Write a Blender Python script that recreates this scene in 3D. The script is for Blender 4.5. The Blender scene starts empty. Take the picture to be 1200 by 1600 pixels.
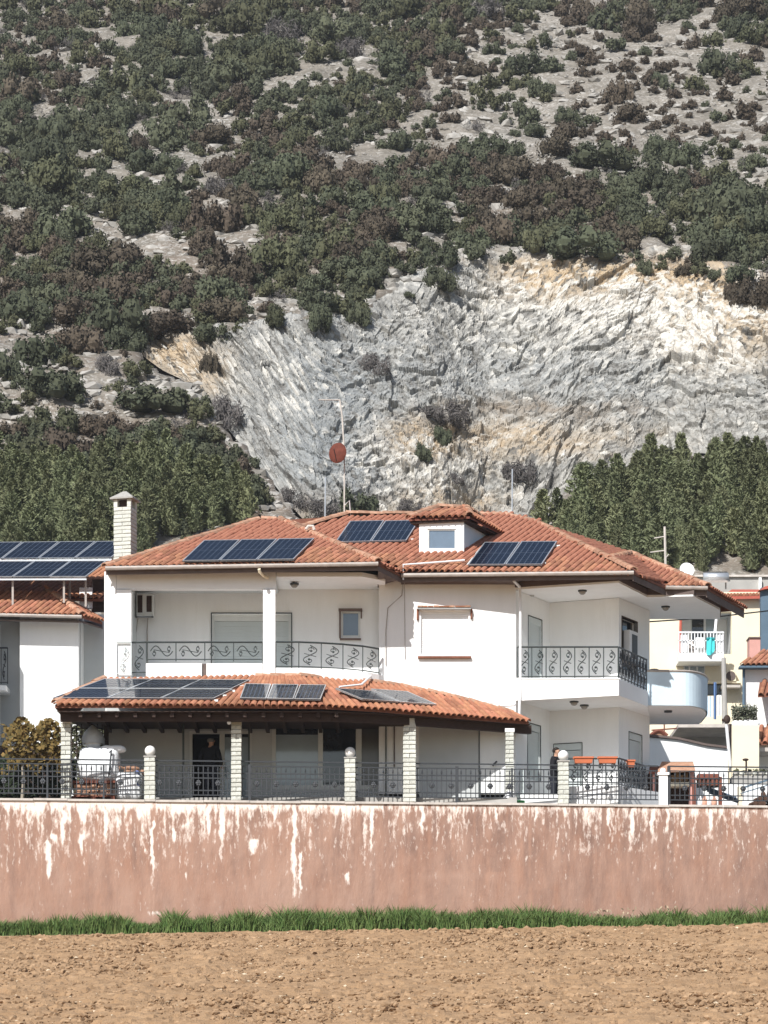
import bpy, bmesh, math, random
import numpy as np
from mathutils import Vector, Matrix
random.seed(7); np.random.seed(7)
S = bpy.context.scene
COL = S.collection
PI = math.pi

# ------------------------------------------------------------ camera, light, exposure
F, HZ = 4400.0, 1750.0          # focal length and horizon in photo pixels: a long lens looking up a slope
def W(px, py, d): return Vector(((px - 600) * d / F, d, (HZ - py) * d / F))
cam = bpy.data.cameras.new('camera'); co = bpy.data.objects.new('camera', cam); COL.objects.link(co)
co.location = (0, 0, 0); co.rotation_euler = (PI / 2, 0, 0)
cam.sensor_fit = 'VERTICAL'; cam.sensor_height = 36; cam.lens = F / 1600 * 36
cam.shift_y = (HZ - 800) / 1600; cam.clip_end = 3000; cam.clip_start = 1
S.camera = co
SUN_EL, SUN_AZ = math.radians(41), math.radians(25)       # behind the camera, to its left
sv = Vector((-math.sin(SUN_AZ) * math.cos(SUN_EL), -math.cos(SUN_AZ) * math.cos(SUN_EL), math.sin(SUN_EL)))
w = bpy.data.worlds.new('World'); S.world = w; w.use_nodes = True
wn = w.node_tree.nodes; sky = wn.new('ShaderNodeTexSky'); sky.sky_type = 'NISHITA'; sky.sun_disc = False
sky.sun_elevation = SUN_EL; sky.sun_rotation = PI + SUN_AZ; sky.dust_density = 1.2; sky.air_density = 1.0
w.node_tree.links.new(sky.outputs[0], wn['Background'].inputs[0]); wn['Background'].inputs[1].default_value = 0.088
sl = bpy.data.lights.new('sun', 'SUN'); sl.energy = 4.7; sl.angle = math.radians(0.5); sl.color = (1, .975, .935)
so = bpy.data.objects.new('sun', sl); COL.objects.link(so); so.rotation_euler = sv.to_track_quat('Z', 'Y').to_euler()
S.view_settings.view_transform = 'Standard'; S.view_settings.look = 'None'
S.view_settings.gamma = 1; S.view_settings.use_curve_mapping = False
S.view_settings.exposure = 0.43

# ------------------------------------------------------------ helpers
BASE = {}
class MB:
    def __init__(s): s.v = []; s.f = []
    def add(s, vs, fs):
        o = len(s.v); s.v += [Vector(p) for p in vs]; s.f += [tuple(i + o for i in f) for f in fs]; return s
    def box(s, x0, x1, y0, y1, z0, z1):
        return s.add([(x0,y0,z0),(x1,y0,z0),(x1,y1,z0),(x0,y1,z0),(x0,y0,z1),(x1,y0,z1),(x1,y1,z1),(x0,y1,z1)],
                     [(0,3,2,1),(4,5,6,7),(0,1,5,4),(1,2,6,5),(2,3,7,6),(3,0,4,7)])
    def obox(s, c, u, v, w_):                                   # centre and three half axes
        c, u, v, w_ = map(Vector, (c, u, v, w_))
        p = [c + a*u + b*v + e*w_ for e in (-1, 1) for a, b in ((-1,-1),(1,-1),(1,1),(-1,1))]
        return s.add(p, [(0,3,2,1),(4,5,6,7),(0,1,5,4),(1,2,6,5),(2,3,7,6),(3,0,4,7)])
    def quad(s, *p): return s.add(p, [tuple(range(len(p)))])
    def prism(s, pts, vec):
        n = len(pts); vec = Vector(vec); p = [Vector(q) for q in pts]
        return s.add(p + [q + vec for q in p], [tuple(range(n)), tuple(range(2*n-1, n-1, -1))] + [(i, i+n, (i+1) % n + n, (i+1) % n) for i in range(n)])
    def tube(s, pts, r, n=5, cap=True):
        pts = [Vector(p) for p in pts]; rings = []
        rr = r if isinstance(r, (list, tuple)) else [r] * len(pts)
        for i, p in enumerate(pts):
            t = (pts[min(i+1, len(pts)-1)] - pts[max(i-1, 0)]); t = t.normalized() if t.length > 1e-9 else Vector((0,0,1))
            a = t.cross(Vector((0,0,1)) if abs(t.z) < .9 else Vector((1,0,0))).normalized(); b = t.cross(a)
            rings += [p + rr[i] * (math.cos(2*PI*k/n) * a + math.sin(2*PI*k/n) * b) for k in range(n)]
        fs = [(i*n+k, i*n+(k+1) % n, (i+1)*n+(k+1) % n, (i+1)*n+k) for i in range(len(pts)-1) for k in range(n)]
        if cap: fs += [tuple(range(n-1, -1, -1)), tuple(range((len(pts)-1)*n, len(pts)*n))]
        return s.add(rings, fs)
    def bar(s, a, b, wx, wy=None):
        wy = wy or wx; a, b = Vector(a), Vector(b); t = (b - a); L = t.length; t.normalize()
        u = t.cross(Vector((0,0,1)) if abs(t.z) < .9 else Vector((0,1,0))).normalized(); v = t.cross(u)
        return s.obox((a+b)/2, u*wx/2, v*wy/2, t*L/2)
    def ball(s, c, r, nu=12, nv=8, sc=(1,1,1), jit=0):
        c = Vector(c); vs = [c + Vector((0,0,r*sc[2]))]
        for j in range(1, nv):
            th = PI*j/nv
            for i in range(nu):
                ph = 2*PI*i/nu; q = r*(1 + jit*random.uniform(-1, 1))
                vs.append(c + Vector((q*sc[0]*math.sin(th)*math.cos(ph), q*sc[1]*math.sin(th)*math.sin(ph), q*sc[2]*math.cos(th))))
        vs.append(c - Vector((0,0,r*sc[2]))); L = len(vs)-1
        fs = [(0, 1+i, 1+(i+1) % nu) for i in range(nu)]
        for j in range(nv-2):
            for i in range(nu): fs.append((1+j*nu+i, 1+(j+1)*nu+i, 1+(j+1)*nu+(i+1) % nu, 1+j*nu+(i+1) % nu))
        fs += [(L, 1+(nv-2)*nu+(i+1) % nu, 1+(nv-2)*nu+i) for i in range(nu)]
        return s.add(vs, fs)
    def mesh(s, name, m, off=Vector((0,0,0)), smooth=False):
        me = bpy.data.meshes.new(name); me.from_pydata([tuple(p - off) for p in s.v], [], s.f); me.materials.append(m)
        if smooth: me.shade_smooth()
        return me
    def build(s, name, m, parent=None, smooth=False):
        if parent is None:
            lo = Vector([min(p[i] for p in s.v) for i in range(3)]); hi = Vector([max(p[i] for p in s.v) for i in range(3)])
            off = Vector(((lo.x+hi.x)/2, (lo.y+hi.y)/2, lo.z))
        else: off = BASE[parent.name]
        o = bpy.data.objects.new(name, s.mesh(name, m, off, smooth)); COL.objects.link(o)
        if parent is None: o.location = off
        else: o.parent = parent
        BASE[o.name] = off; return o
def tag(o, label=None, cat=None, group=None, kind=None):
    for k, v in (('label', label), ('category', cat), ('group', group), ('kind', kind)):
        if v: o[k] = v
    return o
def thing(name, label, cat, loc, group=None):
    o = bpy.data.objects.new(name, None); COL.objects.link(o); o.location = loc; o.empty_display_size = .2
    BASE[o.name] = Vector(loc); return tag(o, label, cat, group)
def piece(name, me, parent, mat4):                                # an object sharing a mesh, placed by a world matrix
    o = bpy.data.objects.new(name, me); COL.objects.link(o)
    if parent is not None:
        o.parent = parent; mat4 = Matrix.Translation(-BASE[parent.name]) @ mat4
    o.matrix_basis = mat4; return o
def npmesh(name, V, faces, m, k=4, smooth=False):
    me = bpy.data.meshes.new(name); n = len(faces)
    me.vertices.add(len(V)); me.vertices.foreach_set('co', np.asarray(V, np.float32).ravel())
    me.loops.add(n*k); me.loops.foreach_set('vertex_index', np.asarray(faces, np.int32).ravel())
    me.polygons.add(n); me.polygons.foreach_set('loop_start', np.arange(0, n*k, k, dtype=np.int32))
    me.polygons.foreach_set('use_smooth', np.full(n, smooth)); me.materials.append(m); me.update(calc_edges=True); me.validate()
    return me
def link(name, me, loc=(0,0,0), parent=None):
    o = bpy.data.objects.new(name, me); COL.objects.link(o); o.location = loc; BASE[o.name] = Vector(loc)
    if parent is not None: o.parent = parent; BASE[o.name] = BASE[parent.name]
    return o
def gridfaces(nx, ny):
    i = np.arange(nx-1)[None, :] + nx*np.arange(ny-1)[:, None]; i = i.ravel()
    return np.stack([i, i+1, i+nx+1, i+nx], 1)
# numpy noise
def h2(ix, iy, sd): 
    n = (ix.astype(np.int64)*374761393 + iy.astype(np.int64)*668265263 + sd*1442695041) & 0xffffffff
    n = ((n ^ (n >> 13))*1274126177) & 0xffffffff; return ((n ^ (n >> 16)) & 0xffffff)/float(0xffffff)
def vn(x, y, sd=0):
    ix, iy = np.floor(x), np.floor(y); fx, fy = x-ix, y-iy; fx = fx*fx*(3-2*fx); fy = fy*fy*(3-2*fy)
    return (h2(ix,iy,sd)*(1-fx)+h2(ix+1,iy,sd)*fx)*(1-fy)+(h2(ix,iy+1,sd)*(1-fx)+h2(ix+1,iy+1,sd)*fx)*fy
def fbm(x, y, sd=0, o=4):
    r = 0; a = .5
    for k in range(o): r = r+a*vn(x, y, sd+k); x = x*2.03+7.1; y = y*2.03+3.7; a *= .5
    return r*(1/(1-.5**o))
def cells(x, y, sd=0):                                            # facetted blocks: nearest cell, own height and tilt
    ix, iy = np.floor(x), np.floor(y); best = np.full(x.shape, 9e9); out = np.zeros(x.shape)
    for a in (-1,0,1):
        for b in (-1,0,1):
            cx, cy = ix+a, iy+b; dx = x-(cx+h2(cx,cy,sd)); dy = y-(cy+h2(cx,cy,sd+1)); d = dx*dx+dy*dy
            v = h2(cx,cy,sd+2)-.5+(h2(cx,cy,sd+3)-.5)*dx*1.6+(h2(cx,cy,sd+4)-.5)*dy*1.6
            m = d < best; out = np.where(m, v, out); best = np.where(m, d, best)
    return out
def inpoly(px, py, poly):
    r = np.zeros(np.shape(px), bool); j = len(poly)-1
    for i in range(len(poly)):
        xi, yi = poly[i]; xj, yj = poly[j]
        c = ((yi > py) != (yj > py)) & (px < (xj-xi)*(py-yi)/((yj-yi) or 1e-9)+xi); r ^= c; j = i
    return r
def polydist(px, py, poly):                                       # positive inside, in the units of the polygon
    best = np.full(np.shape(px), 1e9)
    for (xi, yi), (xj, yj) in zip(poly, poly[1:]+poly[:1]):
        dx, dy = xj-xi, yj-yi; t = np.clip(((px-xi)*dx+(py-yi)*dy)/(dx*dx+dy*dy), 0, 1)
        best = np.minimum(best, np.hypot(px-xi-t*dx, py-yi-t*dy))
    return np.where(inpoly(px, py, poly), best, -best)

# ------------------------------------------------------------ materials
def M(name, col, rough=.85, var=.12, scale=2.0, bump=0, bscale=40, spec=.25, metal=0, objvar=0, stretch=(1,1,1), col2=None, hue=0):
    m = bpy.data.materials.new(name); m.use_nodes = True; nt = m.node_tree; N = nt.nodes; L = nt.links
    b = N['Principled BSDF']; b.inputs['Roughness'].default_value = rough; b.inputs['Metallic'].default_value = metal
    b.inputs['Specular IOR Level'].default_value = spec
    tc = N.new('ShaderNodeTexCoord'); mp = N.new('ShaderNodeMapping'); mp.inputs['Scale'].default_value = stretch
    L.new(tc.outputs['Object'], mp.inputs[0])
    nz = N.new('ShaderNodeTexNoise'); nz.inputs['Scale'].default_value = scale; nz.inputs['Detail'].default_value = 6; nz.inputs['Roughness'].default_value = .65
    L.new(mp.outputs[0], nz.inputs['Vector'])
    rp = N.new('ShaderNodeValToRGB'); rp.color_ramp.elements[0].position = .3; rp.color_ramp.elements[1].position = .7
    c2 = col2 or [min(1, c*(1+var)) for c in col]; c1 = [c*(1-var) for c in col] if not col2 else col
    rp.color_ramp.elements[0].color = (*c1, 1); rp.color_ramp.elements[1].color = (*c2, 1)
    L.new(nz.outputs[0], rp.inputs[0]); out = rp.outputs[0]
    if objvar or hue:
        oi = N.new('ShaderNodeObjectInfo'); mr = N.new('ShaderNodeMapRange'); mr.inputs[3].default_value = 1-objvar; mr.inputs[4].default_value = 1+objvar
        L.new(oi.outputs['Random'], mr.inputs[0]); hs = N.new('ShaderNodeHueSaturation'); L.new(out, hs.inputs['Color']); L.new(mr.outputs[0], hs.inputs['Value'])
        if hue:
            m2 = N.new('ShaderNodeMath'); m2.operation = 'MULTIPLY'; m2.inputs[1].default_value = 7.31; L.new(oi.outputs['Random'], m2.inputs[0])
            m3 = N.new('ShaderNodeMath'); m3.operation = 'FRACT'; L.new(m2.outputs[0], m3.inputs[0])
            m4 = N.new('ShaderNodeMapRange'); m4.inputs[3].default_value = .5-hue; m4.inputs[4].default_value = .5+hue; L.new(m3.outputs[0], m4.inputs[0]); L.new(m4.outputs[0], hs.inputs['Hue'])
        out = hs.outputs[0]
    L.new(out, b.inputs['Base Color'])
    if bump:
        n2 = N.new('ShaderNodeTexNoise'); n2.inputs['Scale'].default_value = bscale; n2.inputs['Detail'].default_value = 5; L.new(mp.outputs[0], n2.inputs['Vector'])
        bp = N.new('ShaderNodeBump'); bp.inputs['Strength'].default_value = bump; bp.inputs['Distance'].default_value = .05; L.new(n2.outputs[0], bp.inputs['Height']); L.new(bp.outputs[0], b.inputs['Normal'])
    m['out'] = ''
    return m
WHITEP = M('white_paint', (.84,.845,.84), .6, .03, 3)
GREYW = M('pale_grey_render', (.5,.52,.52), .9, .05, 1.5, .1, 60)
BLUEW = M('pale_blue_render', (.56,.68,.76), .85, .04, 2, .1, 60)  # white render with the blue of its shade painted in; also one sheet
CREAM = M('cream_render', (.78,.7,.53), .9, .05, 1)
SHUT = M('shutter_grey', (.55,.6,.6), .6, .03, 3)
TILE = M('terracotta', (.27,.108,.062), .92, .3, 6, .2, 30, objvar=.26, hue=.006, col2=(.38,.18,.108))
TILEU = M('terracotta_bed', (.2,.085,.055), .9, .3, 5)
RIDGE = M('terracotta_mortar', (.29,.14,.085), .9, .2, 6, objvar=.25, col2=(.42,.27,.19))
WOOD = M('dark_brown_wood', (.045,.028,.022), .7, .3, 3, stretch=(1,8,8))
WOODR = M('red_brown_wood', (.17,.06,.04), .75, .3, 4)
FASC = M('brown_grey_board', (.13,.1,.09), .8, .2, 3)
IRON = M('black_iron', (.03,.034,.04), .45, .2, 8, spec=.5)
IRONG = M('green_grey_iron', (.03,.042,.042), .5, .2, 8, spec=.5)
GUT = M('gutter_metal', (.34,.3,.27), .5, .2, 4, spec=.5)
STONE = M('pale_stone_brick', (.54,.55,.5), .85, .16, 12, .4, 30, objvar=.12)
MORT = M('mortar', (.3,.3,.28), .95, .1, 9)
CAPM = M('cement_cap', (.32,.31,.29), .9, .15, 8)
ALU = M('white_aluminium', (.62,.64,.63), .5, .05, 4, spec=.5)
ALUS = M('silver_frame', (.6,.62,.64), .35, .05, 4, spec=.5, metal=.6)
PV = M('solar_cell', (.006,.01,.02), .2, .2, 3, spec=.07)
PVG = M('glossy_solar_cell', (.015,.018,.024), .06, .2, 3, spec=.5)
PVG.node_tree.nodes['Principled BSDF'].inputs['IOR'].default_value = 2.6
PVB = M('solar_backing', (.065,.08,.11), .15, .1, 3, spec=.15)
GLASS = M('dark_glass', (.02,.024,.03), .06, .2, 2, spec=.9)
GLASSB = M('blue_glass', (.13,.18,.24), .08, .1, 2, spec=.9)
GLASSR = M('pale_curtain_glass', (.3,.36,.4), .1, .12, 1.5, spec=.9)  # pale tint paints a reflection into the pane
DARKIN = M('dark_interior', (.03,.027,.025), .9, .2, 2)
COPING = M('pale_coping', (.5,.46,.42), .85, .2, 3)
LAMPG = M('opal_globe', (.82,.82,.8), .35, .02, 2, spec=.4)
RUST = M('rusty_red_dish', (.12,.032,.02), .8, .3, 8)
PLASTICW = M('white_plastic', (.75,.76,.77), .5, .05, 3)
BAGM = M('woven_white_sack', (.74,.76,.78), .75, .06, 5, .3, 30)
BAGG = M('grey_plastic_hood', (.45,.48,.5), .6, .1, 5)
TERRA = M('terracotta_trough', (.5,.15,.07), .8, .1, 6)
FIELD = M('ploughed_earth', (.24,.148,.08), .98, .22, 1.3, .6, 25, col2=(.36,.235,.135))
CLOD = M('earth_clod', (.17,.103,.055), .98, .2, 2.6, col2=(.41,.275,.165))
STRAW = M('pale_straw_stone', (.56,.46,.33), .95, .15, 2)
GRASSM = M('fresh_grass', (.045,.105,.02), .75, .3, 4.5, col2=(.15,.2,.07))
DRYG = M('dry_stalk', (.36,.29,.2), .8, .2, 3)
BUSHG = M('dark_green_leaf', (.04,.047,.029), .85, .35, 1.6, objvar=.25, hue=.01, col2=(.082,.09,.054))
BUSHO = M('olive_leaf', (.048,.052,.028), .85, .3, 1.6, objvar=.25, hue=.01, col2=(.09,.092,.05))
BUSHB = M('brown_leaf', (.052,.042,.03), .9, .3, 1.6, objvar=.25, hue=.01, col2=(.092,.074,.054))
BUSHD = M('bare_grey_twig', (.075,.068,.066), .9, .3, 2, objvar=.2, col2=(.12,.11,.105))
PINEM = M('pine_needle', (.1,.115,.058), .9, .3, 3.5, objvar=.22, hue=.012, col2=(.2,.215,.12))
BARK = M('bark', (.12,.09,.07), .95, .3, 6)
VINEL = M('autumn_vine_leaf', (.045,.048,.017), .8, .3, 7, col2=(.22,.135,.04))
CONC = M('raw_concrete', (.36,.35,.33), .95, .15, 1.5)
PINK = M('pink_render', (.55,.3,.26), .9, .1, 2)
BLUEG = M('blue_grey_render', (.1,.15,.2), .9, .1, 1)
REDP = M('red_trim', (.4,.1,.07), .7, .15, 3)
AQUA = M('aqua_cloth', (.08,.6,.62), .8, .08, 6)
SKIN = M('skin', (.45,.26,.18), .6, .05, 6)
JACK = M('black_jacket', (.012,.012,.016), .85, .2, 6)
TROU = M('dark_trousers', (.02,.022,.032), .85, .2, 6)
HAIR = M('dark_hair', (.02,.016,.014), .7, .2, 20)
HAIRG = M('grey_hair', (.16,.15,.14), .7, .2, 20)
CABLE = M('black_cable', (.02,.02,.02), .6, .1, 3)
GROUND = M('pale_paving', (.2,.2,.195), .95, .12, 1)

def attr_mat(name, base, base2, layers, scale=1.0, bump=.4, bscale=6, rough=.95, stretch=(1,1,1), detail=10, gain=1.0):
    """base noise mix, then each layer (attribute, colour, softness, noise scale) worn in by its own noise"""
    m = bpy.data.materials.new(name); m.use_nodes = True; nt = m.node_tree; N = nt.nodes; L = nt.links
    b = N['Principled BSDF']; b.inputs['Roughness'].default_value = rough; b.inputs['Specular IOR Level'].default_value = .15
    tc = N.new('ShaderNodeTexCoord'); mp = N.new('ShaderNodeMapping'); mp.inputs['Scale'].default_value = stretch; L.new(tc.outputs['Object'], mp.inputs[0])
    def noise(sc, det=detail):
        n = N.new('ShaderNodeTexNoise'); n.inputs['Scale'].default_value = sc; n.inputs['Detail'].default_value = det; n.inputs['Roughness'].default_value = .68; L.new(mp.outputs[0], n.inputs['Vector']); return n
    rp = N.new('ShaderNodeValToRGB'); rp.color_ramp.elements[0].position = .35; rp.color_ramp.elements[1].position = .66
    rp.color_ramp.elements[0].color = (*base, 1); rp.color_ramp.elements[1].color = (*base2, 1); L.new(noise(scale).outputs[0], rp.inputs[0]); out = rp.outputs[0]
    for at, colr, soft, sc in layers:
        a = N.new('ShaderNodeAttribute'); a.attribute_name = at; n = noise(sc)
        ad = N.new('ShaderNodeMath'); ad.operation = 'ADD'; mg = N.new('ShaderNodeMath'); mg.operation = 'MULTIPLY_ADD'; mg.inputs[1].default_value = gain; mg.inputs[2].default_value = .5-.5*gain; L.new(n.outputs[0], mg.inputs[0]); L.new(a.outputs['Fac'], ad.inputs[0]); L.new(mg.outputs[0], ad.inputs[1])
        mr = N.new('ShaderNodeMapRange'); mr.inputs[1].default_value = 1-soft; mr.inputs[2].default_value = 1+soft; L.new(ad.outputs[0], mr.inputs[0])
        mx = N.new('ShaderNodeMix'); mx.data_type = 'RGBA'; L.new(mr.outputs[0], mx.inputs['Factor']); L.new(out, mx.inputs['A']); mx.inputs['B'].default_value = (*colr, 1); out = mx.outputs['Result']
    L.new(out, b.inputs['Base Color'])
    if bump:
        bp = N.new('ShaderNodeBump'); bp.inputs['Strength'].default_value = bump; bp.inputs['Distance'].default_value = .12; L.new(noise(bscale).outputs[0], bp.inputs['Height']); L.new(bp.outputs[0], b.inputs['Normal'])
    return m
WHITE = attr_mat('white_render', (.77,.78,.775), (.83,.84,.835), [('grime', (.56,.56,.53), .38, 2.0)], 2, .12, 60, stretch=(1,1,.15), gain=1.7)
def set_attr(me, name, arr):
    a = me.attributes.new(name, 'FLOAT', 'POINT'); a.data.foreach_set('value', np.asarray(arr, np.float32).ravel())

# ------------------------------------------------------------ terrain
Z0 = 8.75                                                          # terrace the house stands on
QUARRY = [(190,520),(250,500),(330,520),(400,512),(470,500),(560,490),(600,465),(700,420),(760,392),(860,392),(960,402),(1040,388),(1130,420),(1200,438),(1420,460),
          (1420,720),(1200,715),(1050,705),(960,735),(880,775),(840,830),(640,850),(515,850),(455,795),(395,712),(338,655),(312,600),(235,575)]
def base_z(x, y):
    t = np.maximum(y-112, 0)
    z = Z0+.6*t+np.minimum(t/40, 1)*(5*(fbm(x/28+3, y/34+1, 11, 3)-.5)+1.6*(fbm(x/7, y/9, 21, 3)-.5))
    return z
def hit(px, py):                                                   # where a sight line meets the slope
    ds = np.linspace(116, 345, 460); x = (px-600)*ds/F; z = (HZ-py)*ds/F; g = base_z(x, ds)-z
    k = np.argmax(g > 0)
    if k == 0: return None
    d = ds[k-1]+(ds[k]-ds[k-1])*(-g[k-1])/(g[k]-g[k-1]); return Vector(((px-600)*d/F, d, (HZ-py)*d/F))
def to_px(x, y, z): return 600+F*x/y, HZ-F*z/y
HILL = attr_mat('limestone_scree', (.125,.113,.094), (.24,.217,.186), [('bare', (.31,.285,.248), .3, 1.4), ('brown', (.17,.13,.1), .3, .6), ('pale', (.45,.43,.4), .15, 3.5)], .9, .8, 3.0, gain=1.6)
ROCK = attr_mat('quarried_limestone', (.2,.195,.18), (.43,.42,.39), [('ochre', (.44,.34,.225), .34, .7), ('blue', (.25,.27,.28), .4, 1.1), ('white', (.57,.55,.505), .16, 2.2), ('dirt', (.23,.185,.14), .25, .9), ('lichen', (.15,.145,.135), .1, 3.2)], 1.9, .9, 5.0)
xs = np.arange(-75, 75.1, .55); ys = np.arange(109, 360, .55); X, Y = np.meshgrid(xs, ys)
Z = base_z(X, Y); px, py = to_px(X, Y, Z); qd = polydist(px, py, QUARRY)
Z = Z+.9*(fbm(X/1.6, Y/1.6, 5, 3)-.5)*np.minimum(np.maximum(Y-112, 0)/10, 1)
_q = np.array(QUARRY, float); _sx = np.arange(192., 1418., 2.)
def _span(x):
    c = [a[1]+(b[1]-a[1])*(x-a[0])/(b[0]-a[0]) for a, b in zip(QUARRY, QUARRY[1:]+QUARRY[:1]) if (a[0] > x) != (b[0] > x)]; return min(c), max(c)
_top, _bot = np.array([_span(x) for x in _sx]).T
Z = np.where(qd > 2, np.minimum(Z, (HZ-np.interp(px, _sx, _bot))*Y/F-1.0), Z)
me = npmesh('hillside', np.stack([X.ravel(), Y.ravel(), Z.ravel()], 1), gridfaces(len(xs), len(ys)), HILL, smooth=True)
set_attr(me, 'bare', .55*(fbm(X/6, Y/8, 41, 4)-.35)+np.where(px > 620, .12, 0)); set_attr(me, 'pale', .22+.2*fbm(X/5, Y/3, 47, 3)); set_attr(me, 'brown', .5*fbm(X/9, Y/12, 55, 4)*(py > 300)+.08)
tag(link('hillside', me), kind='structure')
DT = np.array([hit(x, y).y for x, y in zip(_sx, _top)]); DT = np.convolve(np.pad(DT, 10, 'edge'), np.ones(21)/21, 'valid')
SLOPE = 1.2
_rb, _rt = (HZ-_bot)/F, (HZ-_top)/F; _bs = np.convolve(np.pad(_bot, 20, 'edge'), np.ones(41)/41, 'valid'); _rb = (HZ-_bs)/F; DB = (SLOPE*DT-_rt*DT)/(SLOPE-_rb); DB = np.convolve(np.pad(DB, 12, 'edge'), np.ones(25)/25, 'valid')
def prof_t(t):                                                     # steep, a bench, then steep again
    return np.interp(t, [0,.26,.36,1], [0,.20,.40,1]), np.interp(t, [0,.26,.36,1], [0,.29,.335,1])
def cliff(pxv, t):
    db, dt = np.interp(pxv, _sx, DB), np.interp(pxv, _sx, DT); zb_, zt_ = np.interp(pxv, _sx, _rb)*db, np.interp(pxv, _sx, _rt)*dt
    ft, fz_ = prof_t(np.clip(t, 0, 1)); d = db+(dt-db)*ft; z = zb_+(zt_-zb_)*fz_; return (pxv-600)/F*d, d, z
def cliff_hit(px_, py_):
    ts = np.linspace(0, 1, 300); x, d, z = cliff(np.full(300, float(px_)), ts); k = int(np.argmin(np.abs(HZ-F*z/d-py_))); return Vector((x[k], d[k], z[k]))
cols = np.arange(193., 1416., 1.15); rows = np.linspace(0, 1, 300); PXG, TG_ = np.meshgrid(cols, rows); X, D, Z = cliff(PXG, TG_)
px, py = to_px(X, D, Z); Ht = (np.interp(PXG, _sx, _rt)*np.interp(PXG, _sx, DT)-np.interp(PXG, _sx, _rb)*np.interp(PXG, _sx, DB))
_m = rows.size//2; U = np.repeat(np.concatenate([[0], np.cumsum(np.hypot(np.diff(X[_m]), np.diff(D[_m])))])[None], rows.size, 0)
U, Sv = U, TG_*np.maximum(Ht, 1)*1.3
wx = U+.5*(fbm(U/1.5, Sv/1.5, 3, 3)-.5); wy = Sv+.5*(fbm(U/1.5+9, Sv/1.5, 4, 3)-.5)
a1 = cells((wx-.1*wy)/4.6, (wy+.15*wx)/3.6, 61)*.8; a2 = cells((wx-.12*wy)/1.6, (wy+.2*wx)/1.25, 71)*.6; a3 = cells((wx+.1*wy)/.66, (wy+.15*wx)/.56, 81)*.34; a4 = cells(wx/.34, wy/.24, 91)*.2
strat = (np.abs(((Sv+.32*U+1.8*fbm(U/6, Sv/6, 15, 3)) % 2.2)/2.2-.5)-.25)*.25
edge = np.clip(np.minimum(np.minimum(TG_/.05, (1-TG_)/.05), np.minimum((PXG-190)/40, 1)), .15, 1)
disp = (a1+a2+a3+a4+strat+2.2*(fbm(U/5, Sv/5, 31, 4)-.5)+.2)*edge*(.65+.5*fbm(U/9, Sv/9, 77, 2))
P = np.stack([X, D-.44*disp, Z+.34*disp], -1)
cap = []                                                           # the rim runs back into the hillside
for k, (bk, dz) in enumerate(((.4,.12),(1.2,.1),(2.2,-.6))):
    yy = D[-1]+bk; xx = X[-1]; cap.append(np.stack([xx, yy, base_z(xx, yy)+dz+.15*cells(xx/.5, yy/.5, 7)], -1))
P = np.concatenate([P, np.array(cap)], 0); nr_ = P.shape[0]
me = npmesh('quarry_face', P.reshape(-1, 3), gridfaces(len(cols), nr_), ROCK)
def up_(a): return np.concatenate([a, np.repeat(a[-1:], 3, 0)], 0)
def g2(cx, cy, rx, ry): return np.exp(-((px-cx)/rx)**2-((py-cy)/ry)**2)
tone = (a3/.34)
set_attr(me, 'ochre', up_(.74*g2(1130,485,150,85)+.75*g2(960,425,180,28)+.72*g2(265,550,60,40)+.5*g2(330,590,50,40)+.62*g2(800,690,190,32)+.5*g2(640,690,60,40)+.5*g2(690,790,120,45)+.4*g2(850,450,80,40)+.05+.12*tone))
set_attr(me, 'blue', up_(.52*g2(500,610,120,120)+.42*g2(520,740,110,60)+.32*g2(860,590,260,60)+.12+.15*tone))
set_attr(me, 'white', up_(.26*g2(880,490,220,70)+.3*g2(640,730,110,50)+.28*g2(430,590,70,70)+.34*g2(1080,500,150,70)+.2+.42*tone))
set_attr(me, 'lichen', up_(.3+.1*fbm(U/2.5, Sv/2.5, 66, 3)-.3*tone+.1*(strat < -.1)))
set_attr(me, 'dirt', up_(.45*g2(820,645,250,18)+.42*g2(700,400,120,18)+.4*g2(480,800,120,40)+.5*g2(1000,408,130,14)+.1-.1*tone))
tag(link('quarry_face', me), kind='structure')
# terrace ground
mb = MB(); mb.quad((-80,77.2,Z0),(80,80.2,Z0),(80,113,Z0),(-80,113,Z0)); tag(mb.build('terrace_ground', GROUND), kind='structure')
# wall line in plan
def wd(px_): return 77.0+1.9*px_/1200.0
WT = 8.8
# field
def field_z(x, y): 
    zf = np.interp(y, [-40, 18, 50, 76, 90], [-1.72, -1.72, 1.72, 5.12, 5.3]); return zf+.013*x*np.clip((y-18)/58, 0, 1)
def nonuni(lo, a, b, hi, fine, coarse): return np.unique(np.concatenate([np.arange(lo, a, coarse), np.arange(a, b, fine), np.arange(b, hi+coarse, coarse)]))
xs = nonuni(-60, -12.5, 12.5, 60, .085, 2.0); ys = nonuni(-30, 47, 78.3, 79, .1, 2.0); X, Y = np.meshgrid(xs, ys)
Z = field_z(X, Y)+(.14*(fbm(X/.55, Y/.6, 2, 3)-.5)+  .07*cells(X/.22, Y/.25, 12)+.13*(fbm(X/2.2, Y/1.6, 6, 3)-.5))*np.clip((76.6-Y+X*.09)/1, .15, 1)
tag(link('field', npmesh('field', np.stack([X.ravel(), Y.ravel(), Z.ravel()], 1), gridfaces(len(xs), len(ys)), FIELD)), kind='structure')
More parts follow.
